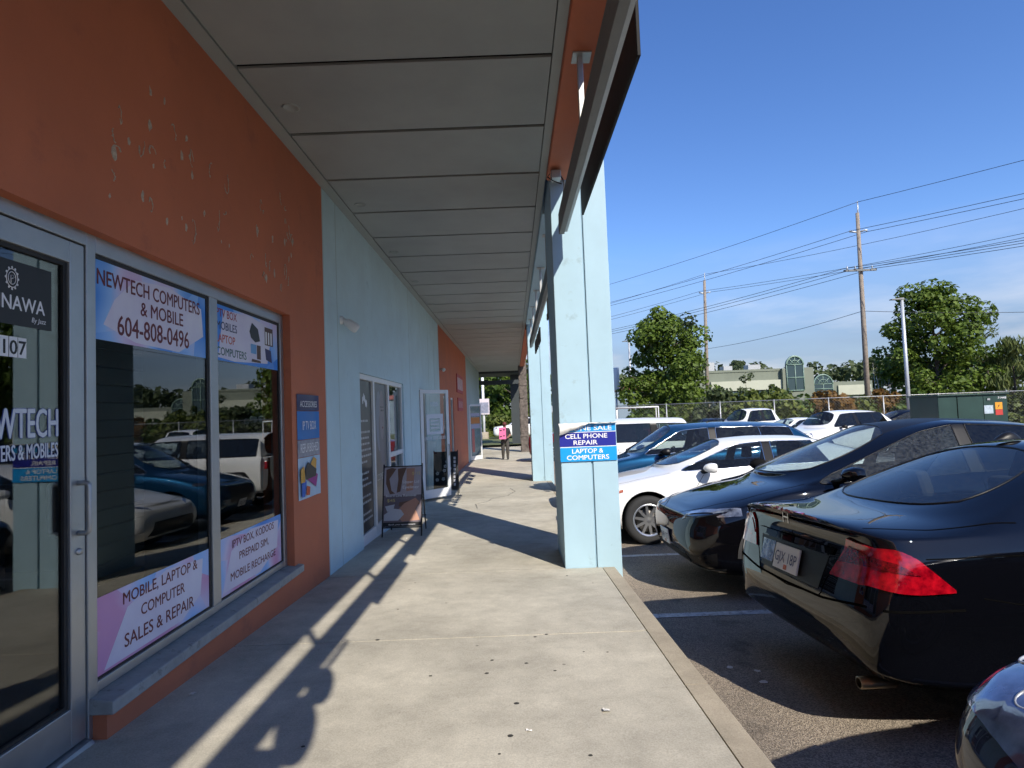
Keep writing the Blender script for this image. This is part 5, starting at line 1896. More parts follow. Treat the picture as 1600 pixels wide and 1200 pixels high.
for sd, wr_ in (('l', 'wrl'), ('r', 'wrr')):
    sgn = -1 if sd == 'l' else 1
    w0 = Vector(J[wr_])
    J['pm' + sd] = tuple(w0 + Vector((-sgn * .02, -.07, -.02))); RR['pm' + sd] = .036
    E_.append((wr_, 'pm' + sd))
    for k, (dx, dz, ln) in enumerate(((.03, .0, .07), (.012, -.005, .08), (-.006, -.005, .075), (-.022, -.008, .06), (.045, .03, .05))):
        b0 = Vector(J['pm' + sd])
        a1 = 'f%s%da' % (sd, k); a2 = 'f%s%db' % (sd, k)
        J[a1] = tuple(b0 + Vector((-sgn * .02, -ln * .5, dx)))
        J[a2] = tuple(b0 + Vector((-sgn * .05, -ln * .85, dx + dz)))
        RR[a1] = RR[a2] = .010
        E_ += [('pm' + sd, a1), (a1, a2)]
keys = list(J)
me = bpy.data.meshes.new('tmp')
me.from_pydata([J[k] for k in keys], [(keys.index(a), keys.index(b)) for a, b in E_], [])
ob = bpy.data.objects.new('tmp', me); COL.objects.link(ob)
sk = ob.modifiers.new('skin', 'SKIN'); sk.use_smooth_shade = True
for i, k in enumerate(keys):
    sv = me.skin_vertices[0].data[i]
    sv.radius = (RR[k] * (1.15 if k in ('chest', 'waist', 'pelvis') else 1), RR[k] * (.78 if k in ('chest', 'waist', 'pelvis') else 1))
    sv.use_root = (k == 'pelvis')
ob.modifiers.new('sub', 'SUBSURF').levels = 2
bpy.context.view_layer.update()
bme = bpy.data.meshes.new_from_object(ob.evaluated_get(bpy.context.evaluated_depsgraph_get()))
bpy.data.objects.remove(ob)
for mm in (mat('skin_tone', (.28, .15, .10), .6), mat('dark_shirt', (.03, .025, .03), .85), mat('grey_trousers', (.055, .05, .045), .85), mat('dark_shoes', (.02, .02, .02), .6)):
    bme.materials.append(mm)
for p_ in bme.polygons:
    c = p_.center
    p_.use_smooth = True
    p_.material_index = 3 if c.z < .10 else 2 if c.z < .98 and abs(c.x) < .19 and c.y > -.3 and not (c.z > .9 and abs(c.y) > .18) else 0 if (c.z > 1.50 or (c.z < 1.20 and (abs(c.x) > .2 or c.y < -.14))) else 1
body_o = mk('body', bme, pr)
hd = MB()
hd.ball((0, -.02, 1.69), .098, .110, .080, 14); hd.prism([(-.08, -.10, 1.665), (.08, -.10, 1.665), (.06, -.20, 1.655), (-.06, -.20, 1.655)], (0, 0, .012))
ORG[pr.name] = Vector()
hd.build('cap', mat('red_cap', (.12, .03, .03), .8), pr)
fc = MB()
for s in (-1, 1):
    fc.ball((s * .032, -.118, 1.635), .012, .006, .007, 8)
    fc.ball((s * .095, -.02, 1.62), .010, .02, .03, 8)
fc.ball((0, -.128, 1.605), .012, .016, .02, 8); fc.ball((0, -.115, 1.567), .024, .006, .006, 8)
fc.build('face_feature', mat('face_dark', (.08, .04, .03), .7), pr)
M['pink'] = mat('pink_card', (.72, .16, .36), .6, var=.1, vscale=5)
px0 = thing('pink_box', 'pink cardboard box with dark markings held by the person', 'box', (-.50, 28.48, pz + 1.0))
bb = MB(); bb.box(-.69, -.37, 28.38, 28.58, pz + .98, pz + 1.52)
bb.build('carton', M['pink'], px0, bevel=.006)
bm_ = MB()
for z0 in (1.08, 1.36):
    bm_.box(-.66, -.56, 28.376, 28.379, pz + z0, pz + z0 + .05); bm_.box(-.50, -.42, 28.376, 28.379, pz + z0 + .03, pz + z0 + .08)
bm_.build('print_mark', M['black'], px0)

# ------------------------------------------------------------------ plants
M['leaf_a'] = leaf_mat('maple_leaf', (.055, .095, .012), (.15, .22, .03))
M['leaf_b'] = leaf_mat('maple_leaf_dark', (.04, .08, .014), (.11, .17, .025))
M['leaf_c'] = leaf_mat('willow_leaf', (.07, .10, .025), (.16, .19, .055))
M['leaf_d'] = leaf_mat('bramble_leaf', (.06, .095, .02), (.17, .20, .04))
M['leaf_r'] = leaf_mat('russet_leaf', (.14, .07, .02), (.22, .13, .03))
M['leaf_g'] = leaf_mat('grey_green_leaf', (.05, .075, .03), (.11, .14, .06))
M['bark'] = mat('bark', (.09, .07, .055), .9, var=.3, vscale=8, bump=.5, bscale=25)


def leaves(mb, c, rad_, n, size, rnd, sq=1.0, m=0, droop=0.):
    for _ in range(n):
        while True:
            p = Vector((rnd.uniform(-1, 1), rnd.uniform(-1, 1), rnd.uniform(-1, 1)))
            if .25 < p.length < 1:
                break
        p = p.normalized() * (p.length ** .5)
        q = Vector(c) + Vector((p.x * rad_, p.y * rad_, p.z * rad_ * sq))
        nrm = (p + Vector((rnd.gauss(0, .5), rnd.gauss(0, .5), rnd.gauss(.5, .5)))).normalized()
        a = nrm.cross(Vector((rnd.gauss(0, 1), rnd.gauss(0, 1), rnd.gauss(0, 1)))).normalized()
        b = nrm.cross(a)
        if droop:
            a = (a * (1 - droop) + Vector((0, 0, -1)) * droop).normalized()
            b = nrm.cross(a).normalized() * .35
        s = size * rnd.uniform(.6, 1.3)
        mb.add([q - a * s, q + b * s * .75 + nrm * s * .12, q + a * s * 1.05, q - b * s * .75 + nrm * s * .12], [(0, 1, 2, 3)], m)


def tree(name, label, base, h, R, z0, nc, nl, size, leaf, seed, group=None, shape=1.0, trunk_r=.14, droop=0., cat='tree', crad=(.10, .17)):
    rnd = random.Random(seed)
    base = Vector(base)
    r = thing(name, label, cat, base, group)
    cr, tk = MB(), MB()
    lean = Vector((rnd.uniform(-.3, .3), rnd.uniform(-.3, .3), 0))
    tp = [base + Vector((0, 0, -.2)), base + lean * .3 + Vector((0, 0, h * .35)), base + lean * .7 + Vector((0, 0, h * .65)), base + lean + Vector((0, 0, h * .92))]
    tk.tube(tp, [trunk_r, trunk_r * .75, trunk_r * .45, trunk_r * .12], 8)
    nlimb = max(6, nc // 4)
    per = max(2, nc // nlimb)
    for k in range(nlimb):
        t = (k + rnd.uniform(.1, .9)) / nlimb
        prof = max(.10, (math.sin(math.pi * min(1, .10 + .90 * t ** .85)) ** .62) * shape if t < .93 else .16)
        a = k * 2.399 + rnd.uniform(-.5, .5)
        reach = R * prof * rnd.uniform(.62, 1.08)
        cz = z0 + (h - z0) * t * .95
        end = base + lean * t + Vector((reach * math.cos(a), reach * math.sin(a), cz))
        st_ = base + lean * (cz / h) * .8 + Vector((0, 0, max(.3, cz - reach * .6)))
        mid = st_.lerp(end, .5) + Vector((0, 0, reach * .08))
        tk.tube([st_, mid, end], [trunk_r * .42, trunk_r * .28, trunk_r * .08], 6, cap=False)
        for q in range(per):
            f_ = 1.0 - .62 * (q / per) * rnd.uniform(.8, 1.2)
            c = st_.lerp(end, f_) + Vector((rnd.gauss(0, 1), rnd.gauss(0, 1), rnd.gauss(.15, .7))) * (h * .045)
            cl_r = h * rnd.uniform(*crad) * (.62 + .5 * (1 - f_)) * rnd.choice((.6, .8, 1.0, 1.15))
            leaves(cr, c, cl_r, int(nl * (cl_r / (h * .12)) ** 1.6) + 8, size, rnd, .72, 0, droop)
            tk.tube([mid, c], [trunk_r * .10, trunk_r * .04], 4, cap=False)
    cr.build('crown', M[leaf], r)
    tk.build('trunk', M['bark'], r)
    return r


def shrub(label, px, Y, h, R, nl, leaf, seed, size=.16, group='shrubs behind the chain link fence', droop=0., zb=-.68):
    b = at(px, 600, Y); b.z = zb
    rnd = random.Random(seed)
    r = thing('shrub', label, 'shrub', b, group)
    cr, tk = MB(), MB()
    for k in range(nl):
        a = rnd.uniform(0, 6.283)
        rr = R * math.sqrt(rnd.random())
        zz = h * rnd.uniform(.12, .88) * (1 - .45 * (rr / R) ** 2)
        c = b + Vector((rr * math.cos(a), rr * math.sin(a) * .7, zz))
        leaves(cr, c, rnd.uniform(.35, .62), 46, size, rnd, .8, 0, droop)
        if k % 4 == 0:
            tk.tube([b + Vector((rr * .2 * math.cos(a), rr * .2 * math.sin(a), 0)), c], [.03, .008], 5, cap=False)
    cr.build('foliage', M[leaf], r)
    tk.build('stem', M['bark'], r)
    return r


p = at(1470, 640, 40); tree('maple_tree', 'full green maple beside the right lamp post', (p.x, 40, -.68), 9.7, 3.5, 1.5, 112, 210, .135, 'leaf_a', 3, 'trees along the lot edge', trunk_r=.16)
p = at(1043, 640, 45); tree('maple_tree', 'full green maple next to the far utility pole', (p.x, 45, -.68), 9.3, 3.0, .9, 112, 210, .14, 'leaf_a', 8, 'trees along the lot edge', trunk_r=.15)
p = at(1082, 640, 50); tree('poplar_tree', 'slim grey green tree behind the left maple', (p.x, 50, -.68), 9.3, 1.7, 1.5, 26, 110, .17, 'leaf_g', 14, 'trees along the lot edge', trunk_r=.12)
p = at(1172, 640, 44); tree('sapling', 'tall wispy sapling rising above the shrubs near the pale building', (p.x, 44, -.68), 4.4, .7, 1.0, 14, 40, .13, 'leaf_g', 21, 'saplings by the fence', trunk_r=.04, cat='sapling')
p = at(1198, 640, 45); tree('sapling', 'shorter wispy sapling to the right of the taller one', (p.x, 45, -.68), 3.6, .6, .8, 12, 36, .13, 'leaf_d', 22, 'saplings by the fence', trunk_r=.04, cat='sapling')
p = at(1590, 640, 38); tree('willow_tree', 'pale green willow at the right edge of the picture', (p.x, 38, -.68), 5.6, 2.3, .5, 34, 130, .20, 'leaf_c', 31, 'trees along the lot edge', trunk_r=.10, droop=.7)
p = at(1548, 640, 43); tree('willow_tree', 'loose branched willow just right of the big maple', (p.x, 43, -.68), 6.8, 1.4, 1.6, 16, 60, .18, 'leaf_c', 33, 'trees along the lot edge', trunk_r=.08, droop=.5)
for i, (px, Y, h, R, nl, lf, lab) in enumerate((
        (1020, 40, 2.47, 1.76, 60, 'leaf_b', 'dark green shrub under the left maple'),
        (1075, 41, 2.47, 1.65, 60, 'leaf_d', 'green bramble shrub at the foot of the far utility pole'),
        (1125, 39, 3.29, 1.54, 60, 'leaf_g', 'grey green shrub in front of the pale building'),
        (1165, 38, 3.44, 1.54, 63, 'leaf_d', 'bramble shrub below the wispy saplings'),
        (1215, 38, 3.44, 1.43, 63, 'leaf_d', 'green bramble below the arched window'),
        (1258, 38, 2.73, 1.21, 51, 'leaf_b', 'dark green shrub left of the russet one'),
        (1298, 38, 3.38, 1.49, 66, 'leaf_r', 'russet shrub turning brown left of the near utility pole'),
        (1345, 38, 2.47, 1.21, 51, 'leaf_d', 'low green shrub behind the near utility pole'),
        (1382, 38, 2.86, 1.32, 60, 'leaf_r', 'reddish shrub right of the near utility pole'),
        (1425, 37.5, 2.60, 1.43, 60, 'leaf_b', 'dark shrub under the right maple'),
        (1478, 38, 2.21, 1.43, 60, 'leaf_b', 'low dark shrub behind the green utility cabinet'),
        (1535, 38, 2.60, 1.43, 60, 'leaf_d', 'bramble shrub right of the green utility cabinet'),
        (1585, 36.8, 1.95, 1.54, 54, 'leaf_c', 'pale low shrub at the right picture edge'))):
    shrub(lab, px, Y, h, R, nl, lf, 50 + i)
# bare birch stems
bs = thing('birch_clump', 'clump of thin bare pale stems right of the near utility pole', 'birch', (at(1372, 600, 41).x, 41, -.68))
rnd = random.Random(77)
for k in range(7):
    p0 = at(1362 + k * 5, 600, 41); p0.z = -.68
    q = MB()
    hh = rnd.uniform(3.2, 5.6)
    tip = p0 + Vector((rnd.uniform(-.6, .3), 0, hh))
    q.tube([p0, p0.lerp(tip, .5) + Vector((.06, 0, 0)), tip], [.03, .02, .006], 5)
    for j in range(4):
        s0 = p0.lerp(tip, .45 + .13 * j)
        q.tube([s0, s0 + Vector((rnd.uniform(-.4, .4), 0, .5))], [.008, .003], 4)
    q.build('stem', mat('birch_bark', (.42, .40, .37), .8) if k == 0 else bpy.data.materials['birch_bark'], bs)
# trees past the end of the walk
for i, (x, y, h, R, lf, lab) in enumerate(((-3.6, 62, 9.5, 3.2, 'leaf_b', 'dark tree past the end of the covered walk, left one'), (.6, 60, 9.0, 3.0, 'leaf_b', 'dark dense tree straight past the end of the covered walk'), (-1.4, 70, 10.5, 3.2, 'leaf_a', 'bright tree furthest past the end of the covered walk'))):
    tree('broadleaf_tree', lab, (x, y, -.8), h, R, .8, 34, 130, .24, lf, 90 + i, 'trees past the end of the walk', trunk_r=.16)
for i, (x, y) in enumerate(((-2.6, 55), (-1.0, 54.5), (.7, 55))):
    b = Vector((x, y, -.8))
    rnd = random.Random(200 + i)
    r = thing('shrub', ('leftmost', 'middle', 'rightmost')[i] + ' of three rounded shrubs past the end of the walk', 'shrub', b, 'shrubs past the end of the walk')
    cr = MB()
    for k in range(30):
        leaves(cr, b + Vector((rnd.uniform(-1, 1), rnd.uniform(-.7, .7), rnd.uniform(.2, 1.9))), .5, 40, .15, rnd, .8)
    cr.build('foliage', M['leaf_d'], r)
# far wood behind everything
fw_ = MB()
rnd = random.Random(5)
for k in range(460):
    X = rnd.uniform(-60, 190); Yw = rnd.uniform(190, 240)
    hz = 13.0 + 1.5 * math.sin(X * .11) + 1.2 * math.sin(X * .31 + 1)
    leaves(fw_, (X, Yw, hz * rnd.uniform(.1, 1) ** .5 * rnd.uniform(.85, 1.12)), rnd.uniform(1.6, 3.2), 34, 1.0, rnd, .85)
o_ = fw_.build('far_wood', M['leaf_g']); tag(o_, 'distant belt of trees along the horizon', 'wood'); o_['kind'] = 'stuff'

# ------------------------------------------------------------------ poles, wires, lamps, fence, cabinet
P1, P2_ = Vector((22.15, 38, -.7)), Vector((18.2, 57, -.7))
DA = Vector((-28.3, 42, 0))


def utility_pole(b, h, label, lean, arm=None, tr=.17):
    r = thing('utility_pole', label, 'utility pole', b, 'utility poles')
    top = b + Vector((lean, 0, h))
    MB().tube([b, b.lerp(top, .5), top], [tr, tr * .85, tr * .62], 14).build('pole', M['wood'], r)
    tp = MB(); tp.tube([top + Vector((.02, 0, -.3)), top + Vector((.06, 0, .75))], [.05, .035], 8)
    tp.build('top_pin', M['lamp_grey'], r)
    for s in (-1, 1):
        k = MB()
        q = b.lerp(top, 1 - 1.25 / h)
        k.tube([q, q + Vector((s * .30, -s * .12, .10)), q + Vector((s * .46, -s * .2, .16 if s < 0 else .06))], [.05, .06, .075], 8)
        k.build('insulator', M['lamp_grey'], r)
    if arm:
        q = b.lerp(top, arm / h)
        a = MB()
        a.hexa([q + Vector(v) for v in ((-1.05, -.06, -.02), (.75, -.46, -.10), (.75, -.34, -.10), (-1.05, .06, -.02))], [q + Vector(v) for v in ((-1.05, -.06, .10), (.75, -.46, .02), (.75, -.34, .02), (-1.05, .06, .10))])
        a.build('cross_arm', M['beam_grey'], r)
        for u in (-.95, -.45, .62):
            MB().tube([q + Vector((u, -.2, .06)), q + Vector((u, -.2, .28))], [.05, .03], 8).build('arm_insulator', M['lamp_grey'], r)
    return r


utility_pole(P1, 13.9, 'nearer wooden utility pole with a cross arm', .12, 10.2)
utility_pole(P2_, 13.9, 'farther wooden utility pole beside the left maple', .35, None, .19)


def wire(label, a, b, sag, r=.016):
    n = 24
    pts = [a.lerp(b, i / n) + Vector((0, 0, -sag * 4 * (i / n) * (1 - i / n))) for i in range(n + 1)]
    o = MB().tube(pts, r, 5).build('overhead_wire', M['wire'])
    tag(o, label, 'wire', 'overhead power and telephone wires')


A2, A0 = P1 + DA, P1 - DA
B2, B0 = P2_ + DA, P2_ - DA
for nm, off in (('top', Vector((.15, 0, 14.6))), ('left bracket', Vector((-.32, .1, 12.8))), ('right bracket', Vector((.55, -.1, 12.65)))):
    wire('wire from the %s of the nearer pole towards the shops' % nm, P1 + off, A2 + off, .75)
    wire('wire from the %s of the nearer pole to the right' % nm, P1 + off, A0 + off, .75)
for nm, off in (('top', Vector((.4, 0, 14.5))), ('left bracket', Vector((-.1, .1, 12.9))), ('right bracket', Vector((.75, -.1, 12.75)))):
    wire('wire from the %s of the farther pole towards the shops' % nm, P2_ + off, B2 + off, .75)
    wire('wire from the %s of the farther pole to the right' % nm, P2_ + off, B0 + off, 1.0)
for nm, off in (('outer', Vector((-.9, .1, 10.4))), ('middle', Vector((-.4, -.1, 10.3))), ('inner', Vector((.7, -.3, 10.25)))):
    wire('%s cross arm wire running towards the shops' % nm, P1 + off, A2 + off + Vector((0, 0, -.3)), .9)
    wire('%s cross arm wire running to the right' % nm, P1 + off, A0 + off, .9)
wire('low telephone wire between the two utility poles', P1 + Vector((.05, 0, 7.65)), P2_ + Vector((.1, 0, 7.4)), .25)
wire('low telephone wire from the nearer pole to the right', P1 + Vector((.05, 0, 7.65)), P1 + Vector((26, -2, 7.4)), .5)


def lamp_post(b, h, label):
    r = thing('lamp_post', label, 'lamp post', b, 'parking lot lamp posts')
    MB().tube([b, b + Vector((0, 0, h))], [.11, .085], 8).build('post', M['lamp_grey'], r)
    hd = MB()
    t = b + Vector((0, 0, h))
    hd.hexa([t + Vector(v) for v in ((-.62, -.13, -.02), (.08, -.10, -.03), (.08, .10, -.03), (-.62, .13, -.02))], [t + Vector(v) for v in ((-.60, -.12, .03), (.08, -.09, .09), (.08, .09, .09), (-.60, .12, .03))])
    hd.build('lamp_head', M['beam_grey'], r, bevel=.01)
    MB().lathe([(.22, -.1), (.22, .55), (.18, .6), (0, .6)], b, 'z', 12).build('base', M['kerb'], r)


lamp_post(Vector((21.45, 33, -.72)), 7.5, 'right grey lamp post standing in front of the big maple')
lamp_post(Vector((10.75, 55, -.72)), 8.2, 'far lamp post left of the left maple')
# chain link fence
fn = thing('chain_link_fence', 'grey chain link fence along the far side of the lot', 'fence', (8, 36, -.74))
fx0, fx1, fy0, fy1, fh = 6.0, 44.0, 36.5, 35.0, 2.30
fyy = lambda x: lerp(fy0, fy1, (x - fx0) / (fx1 - fx0))
k = fx0
while k <= fx1 + .01:
    MB().tube([(k, fyy(k), -.75), (k, fyy(k), -.74 + fh + .05)], .035, 8).build('fence_post', M['steel'], fn)
    k += 3.16666
MB().tube([(fx0, fy0, -.74 + fh), (fx1, fy1, -.74 + fh)], .024, 6).build('top_rail', M['steel'], fn)
mesh_ = MB()
step = .17
n = int((fx1 - fx0 + fh) / step)
for i in range(n):
    for s in (1, -1):
        xa = fx0 + i * step - (fh if s > 0 else 0)
        xb = xa + fh
        if xa < fx0 - .001 or xb > fx1:
            continue
        za, zb_ = (-.74, -.74 + fh) if s > 0 else (-.74 + fh, -.74)
        mesh_.quad((xa, fyy(xa), za), (xa + .0035, fyy(xa), za), (xb + .0035, fyy(xb), zb_), (xb, fyy(xb), zb_))
o_ = mesh_.build('wire_mesh', M['steel'], fn); o_['kind'] = 'stuff'
# green utility cabinet
M['cab'] = mat('green_cabinet_paint', (.009, .038, .030), .5, var=.2, vscale=2)
cbn = thing('utility_cabinet', 'dark green utility cabinet with warning stickers', 'utility cabinet', (16.4, 22.6, -.73))
MB().box(15.35, 17.85, 22.0, 23.6, -.74, 1.40).build('cabinet_body', M['cab'], cbn, bevel=.02)
MB().box(15.30, 17.90, 21.93, 23.65, 1.402, 1.46).build('lid', M['cab'], cbn, bevel=.015)
MB().box(16.03, 16.05, 21.985, 22.0, -.6, 1.36).build('door_gap', M['seam'], cbn)
sm_ = MB(); sm_.box(16.98, 16.995, 21.996, 22.0, -.6, 1.35); sm_.build('door_gap', M['seam'], cbn)
MB().box(17.0, 17.32, 21.99, 21.998, .72, 1.02).build('notice', mat('notice_pale', (.42, .50, .56), .5, var=.3, vscale=12), cbn)
MB().box(17.40, 17.66, 21.99, 21.998, .86, 1.12).build('warning_sticker', mat('warn_orange', (.65, .28, .02), .5), cbn)
MB().box(17.40, 17.66, 21.99, 21.998, .66, .85).build('danger_sticker', mat('warn_red', (.45, .04, .03), .5), cbn)
MB().poly([(17.47, 21.988, .90), (17.56, 21.988, 1.0), (17.53, 21.988, 1.0), (17.58, 21.988, 1.08), (17.49, 21.988, .98), (17.52, 21.988, .98)]).build('bolt_symbol', M['black'], cbn)
MB().text('71448', (17.66, 21.987, 1.24), X_, Z_, .075, 0, .30, 'C').build('lettering', M['white'], cbn)
MB().box(17.12, 17.22, 21.97, 21.998, 1.20, 1.27).build('padlock', M['steel'], cbn)

# ------------------------------------------------------------------ far buildings
M['conc_green'] = mat('sage_concrete', (.18, .20, .155), .8, var=.15, vscale=.4)
M['cream'] = mat('cream_panel', (.42, .43, .34), .7, var=.1, vscale=.5)
M['far_glass'] = mat('far_window_glass', (.05, .08, .09), .12, .3)
M['mint'] = mat('mint_glazing', (.19, .28, .23), .4)


def arch_window(r, x0, x1, y, z0, zs, m_frame='mint'):
    cx, rr = (x0 + x1) / 2, (x1 - x0) / 2
    pts = [(x0, y, z0), (x1, y, z0)] + [(cx + rr * math.cos(a), y, zs + rr * math.sin(a)) for a in [math.pi * k / 16 for k in range(17)]]
    w = MB().prism(pts, (0, .5, 0)).build('arched_window', M['far_glass'], r)
    f = MB()
    f.tube([(cx + rr * math.cos(a), y - .05, zs + rr * math.sin(a)) for a in [math.pi * k / 16 for k in range(17)]], .16, 5)
    f.tube([(cx + rr * .5 * math.cos(a), y - .05, zs + rr * .5 * math.sin(a)) for a in [math.pi * k / 12 for k in range(13)]], .07, 5)
    for a in (.25, .5, .75):
        f.tube([(cx, y - .05, zs), (cx + rr * math.cos(math.pi * a), y - .05, zs + rr * math.sin(math.pi * a))], .07, 5)
    for zz in (z0, (z0 + zs) / 2, zs):
        f.tube([(x0, y - .05, zz), (x1, y - .05, zz)], .08, 5)
    for xx in (x0, cx, x1):
        f.tube([(xx, y - .05, z0), (xx, y - .05, zs)], .08, 5)
    f.build('glazing_bar', M[m_frame], w)


b1 = thing('office_building', 'sage green office building with arched stair window seen over the fence', 'building', (37, 95, -.7))
MB().box(27.5, 42.0, 95, 110, -.7, 6.4).build('wall', M['conc_green'], b1)
MB().box(42.0, 46.8, 94.2, 108, -.7, 6.7).build('stair_tower', M['conc_green'], b1)
MB().box(27.4, 42.0, 94.9, 110, 6.4, 6.75).build('parapet', M['conc_green'], b1)
MB().box(31.0, 42.0, 94.6, 94.98, 3.5, 5.0).build('cream_band', M['cream'], b1)
for k in range(5):
    a = 31.1 + k * 2.2
    w = MB().box(a, a + 2.0, 94.62, 94.97, 1.3, 3.3).build('window', M['far_glass'], b1)
    MB().box(a + .97, a + 1.05, 94.56, 94.63, 1.3, 3.3).build('mullion', M['mint'], w)
    MB().box(a, a + 2.0, 94.56, 94.63, 2.3, 2.42).build('transom', M['mint'], w)
arch_window(b1, 42.6, 45.2, 94.1, 3.2, 7.2)
for k, (x, w, h) in enumerate(((30.5, 2.6, 1.6), (34.6, 1.4, .9), (38.6, 2.0, 1.0))):
    MB().box(x, x + w, 99, 101, 6.4, 6.75 + h).build('roof_unit', M['steel'], b1)
b2 = thing('office_building', 'small distant office with round arched window right of the sage building', 'building', (67, 130, -.7))
MB().box(57, 77, 130, 142, -.7, 5.4).build('wall', M['conc_green'], b2)
MB().box(69.5, 76.5, 129.6, 129.98, 2.5, 4.6).build('cream_band', M['cream'], b2)
arch_window(b2, 64.2, 68.2, 129.4, 3.0, 5.0)
b3_ = thing('warehouse', 'grey blue low building glimpsed right of the pale blue column', 'building', (9, 75, -.7))
MB().box(8, 16, 75, 85, -.7, 3.6).build('wall', mat('warehouse_blue', (.20, .26, .32), .7), b3_)
MB().box(7.8, 16.2, 74.8, 85.2, 3.6, 4.1).build('roof_edge', mat('warehouse_red', (.35, .12, .11), .7), b3_)
tk = thing('white_tank', 'white cylinder tank on legs beside the pale blue column', 'tank', (8.55, 50, -.7))
MB().lathe([(0, 2.9), (.28, 2.9), (.30, 2.95), (.30, 4.7), (.27, 4.78), (0, 4.8)], (8.55, 50, 0), 'z', 20).build('cylinder', M['white'], tk)
MB().tube([(8.55, 50, -.7), (8.55, 50, 2.9)], .07, 8).build('stand', M['steel'], tk)
# post with a notice past the end of the walk
sp_ = thing('notice_post', 'white post with a notice board past the end of the walk', 'sign post', (-2.45, 50.6, -.85))
MB().tube([(-2.45, 50.6, -.85), (-2.45, 50.6, 4.6)], .11, 8).build('post', M['alu_white'], sp_)
MB().box(-2.85, -1.95, 50.40, 50.48, 1.35, 2.65).build('board', mat('notice_w', (.62, .55, .58), .6), sp_)
MB().box(-2.78, -2.02, 50.39, 50.398, 1.45, 2.35).build('printed_sheet', mat('notice_b', (.25, .26, .34), .6, var=.4, vscale=6), sp_)
MB().lathe([(.36, -.9), (.36, -.15), (.32, -.1), (0, -.1)], (-2.45, 50.6, 0), 'z', 14).build('base', M['kerb'], sp_)

# ------------------------------------------------------------------ second row of vehicles
PS = dict(PB); PS.update(L=4.9, W=.97, zsf=1.05, zsm=1.12, zsr=1.18, zn=1.02, zcw=1.18, zc=1.78, zr=1.64, zrh=1.62, zch=1.70, xc=1.02, xh=.40, nose=[.10, .08, .04, 0, .02, .04, .07, .08, .09, .10])
suv, bv = make_car('white_suv', 'white sport utility vehicle with dark grille in the far row', 'car', PS, 'p_white', sub=2, group='vehicles in the far row', rear_glass='privacy')
door_details(suv, bv, PS, 'p_white', [[(-.22, 1.15), (-.25, .36)]], 1.0)
g = MB(); patch(g, bv, [(2.5, -.55, .62), (2.5, .55, .62)], [(2.5, -.62, .96), (2.5, .62, .96)], 10, 5, .006); g.build('grille', M['trim'], suv)
for s in (1, -1):
    g = MB(); patch(g, bv, [(2.4, s * .58, .82), (2.1, s * .88, .86)], [(2.4, s * .60, .98), (2.1, s * .88, 1.0)], 8, 4, .006); g.build('headlight', M['clear_lens'], suv)
place(suv, 12.3, 23.4, 201)
PP = dict(PB); PP.update(L=5.7, W=.99, xf=1.85, xr=-1.75, R=.39, zsf=1.12, zsm=1.20, zsr=1.22, zn=1.12, zcw=1.25, zrb=1.26, zt=1.28, zc=1.93, zr=1.80, zrh=1.78, zch=1.90, xc=1.20, xh=.72, xB=.12, xC=-.62, xCt=-.62, xq=-.80, xrh=-.74, xrb=-.92, quarter=False, rw_back=.02,
                         handles=(.2, -.5), mirror=(.92, 1.12, 1.30), nose=[.06, .05, .02, 0, .01, .03, .05, .06, .06, .06], tail=[.03] * 10)
pic, bv = make_car('white_pickup', 'white pickup truck behind the far white sedan', 'truck', PP, 'p_white', sub=2, group='vehicles in the far row')
door_details(pic, bv, PP, 'p_white', [[(.12, 1.2), (.10, .40)]], 1.05)
place(pic, 12.2, 31.0, 201)
sd = copy_tree(cam_); tag(sd, 'white sedan in the far row between pickup and sport utility vehicle', 'car', 'vehicles in the far row')
place(sd, 12.4, 27.2, 201)
dk1 = copy_tree(cor); tag(dk1, 'dark car half hidden behind the far white pickup', 'car', 'vehicles in the far row')
place(dk1, 10.4, 33.5, 201)
dk2 = copy_tree(tes); tag(dk2, 'dark car whose roof shows left of the green utility cabinet', 'car', 'vehicles in the far row')
place(dk2, 17.2, 27.2, 175)
wv = copy_tree(suv); tag(wv, 'white vehicle past the end of the walk behind the person', 'car')
wv['group'] = 'vehicles in the far row'
place(wv, .75, 50.5, 180)
PR = dict(PP)
redt, bv = make_car('red_truck', 'dark red truck with a pale rack glimpsed right of the column', 'truck', PR, 'p_red', sub=2, group='vehicles in the far row')
rk = MB()
for y in (-.8, 0, .8):
    rk.tube([(-1.0, y, 1.25), (-1.0, y, 2.15)], .04, 6)
rk.tube([(-1.0, -.85, 2.15), (-1.0, .85, 2.15)], .04, 6)
rk.tube([(-2.7, .85, 1.25), (-2.7, .85, 2.15), (-1.0, .85, 2.15)], .04, 6); rk.tube([(-2.7, -.85, 1.25), (-2.7, -.85, 2.15), (-1.0, -.85, 2.15)], .04, 6)
rk.build('load_rack', M['alu_white'], redt)
place(redt, 3.5, 26.5, 170)

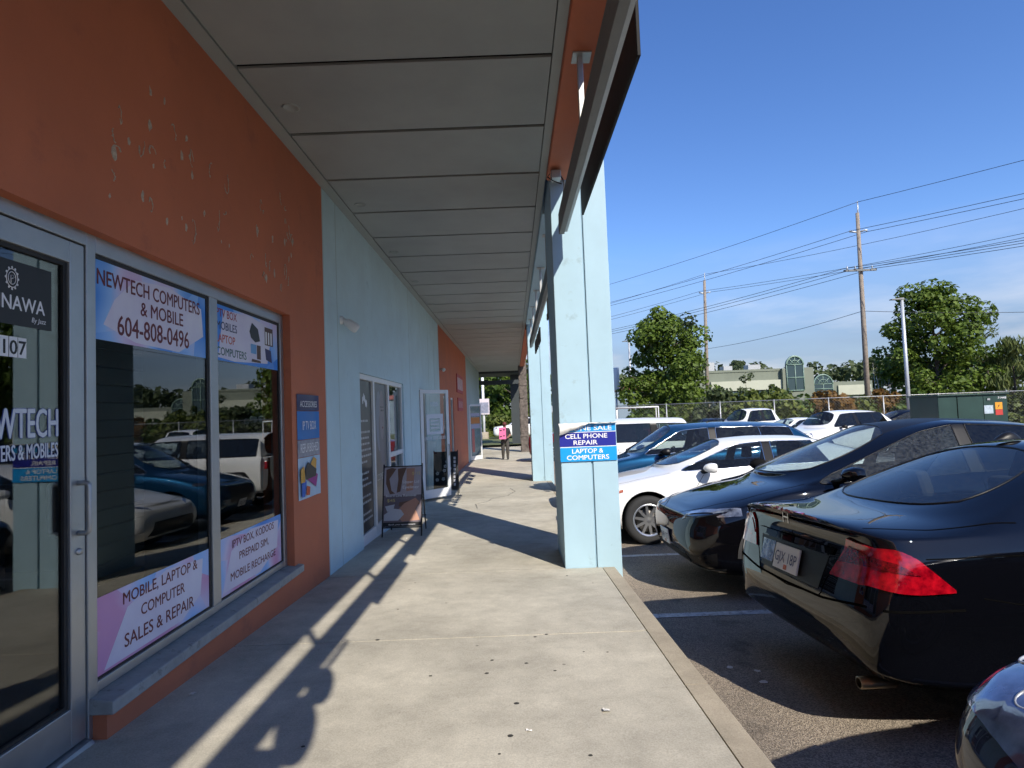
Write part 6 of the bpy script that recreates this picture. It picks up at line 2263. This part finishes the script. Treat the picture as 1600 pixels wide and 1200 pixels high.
# ------------------------------------------------------------------ litter and small marks on the walk
rnd = random.Random(42)
gs_ = MB()
for k in range(26):
    x, y = rnd.uniform(-1.5, .85), rnd.uniform(2.3, 9)
    if rnd.random() < .3:
        x, y = rnd.uniform(-.2, .8), rnd.uniform(2.3, 4.5)
    rr = rnd.uniform(.006, .014)
    gs_.poly([(x + rr * 1.2 * math.cos(a) * rnd.uniform(.8, 1.1), y + rr * math.sin(a), walk_z(y) + .0015) for a in [2 * math.pi * q / 9 for q in range(9)]])
o_ = gs_.build('gum_spot', mat('old_gum', (.035, .033, .03), .9), walk_o); o_['kind'] = 'stuff'
M['paper'] = mat('paper_scrap', (.68, .66, .62), .8)
for k, (x, y, s, lab) in enumerate(((-1.93, 3.62, .018, 'crumpled white paper scrap by the orange kicker'), (-1.62, 9.0, .014, 'white scrap near the foot of the pavement sign'), (.02, 3.02, .012, 'small white scrap in the middle of the walk'), (.42, 3.2, .02, 'pale flake on the walk near the kerb joint'), (-.05, 2.38, .022, 'pale torn flake at the front of the walk'), (.66, 2.45, .016, 'tiny scrap at the front beside the kerb'))):
    q = MB()
    pts = []
    for i in range(3):
        for j in range(3):
            pts.append(Vector((x + s * (i - 1) + rnd.uniform(-.4, .4) * s, y + s * .8 * (j - 1) + rnd.uniform(-.4, .4) * s, walk_z(y) + .003 + rnd.uniform(0, 1) * s * .6)))
    q.add(pts, [(0, 3, 4, 1), (3, 6, 7, 4), (1, 4, 5, 2), (4, 7, 8, 5)])
    tag(q.build('paper_scrap', M['paper']), lab, 'litter', 'scraps on the pavement')
for k, (x, y, s) in enumerate(((1.35, 4.05, .03), (1.50, 3.98, .024), (1.47, 3.80, .028))):
    q = MB().poly([(x + s * math.cos(a) * rnd.uniform(.6, 1.2), y + s * .7 * math.sin(a) * rnd.uniform(.6, 1.2), lot_z(y) + .006 + rnd.uniform(0, .006)) for a in [2 * math.pi * i / 7 for i in range(7)]])
    tag(q.build('paper_scrap', M['paper']), ('pale scrap on the asphalt nearest the kerb', 'middle of three pale scraps in the shade of the black sedan', 'third pale scrap in the shade of the black sedan')[k], 'litter', 'scraps on the pavement')
lv = thing('dry_leaves', 'little heap of dry brown leaves in the gutter at the bottom edge', 'leaves', (1.12, 2.6, lot_z(2.6)))
M['dry'] = mat('dry_leaf', (.24, .12, .05), .8, var=.4, vscale=30)
for k in range(12):
    c = Vector((1.10 + rnd.uniform(-.03, .09), 2.60 + rnd.uniform(-.10, .05), lot_z(2.6) + .012 + rnd.uniform(0, .03)))
    a = Vector((rnd.gauss(0, 1), rnd.gauss(0, 1), rnd.gauss(0, .4))).normalized() * .035
    b = Vector((-a.y, a.x, rnd.uniform(-.02, .02))) * .6
    MB().add([c - a, c + b + Vector((0, 0, .01)), c + a, c - b + Vector((0, 0, .012))], [(0, 1, 2, 3)]).build('leaf', M['dry'], lv)
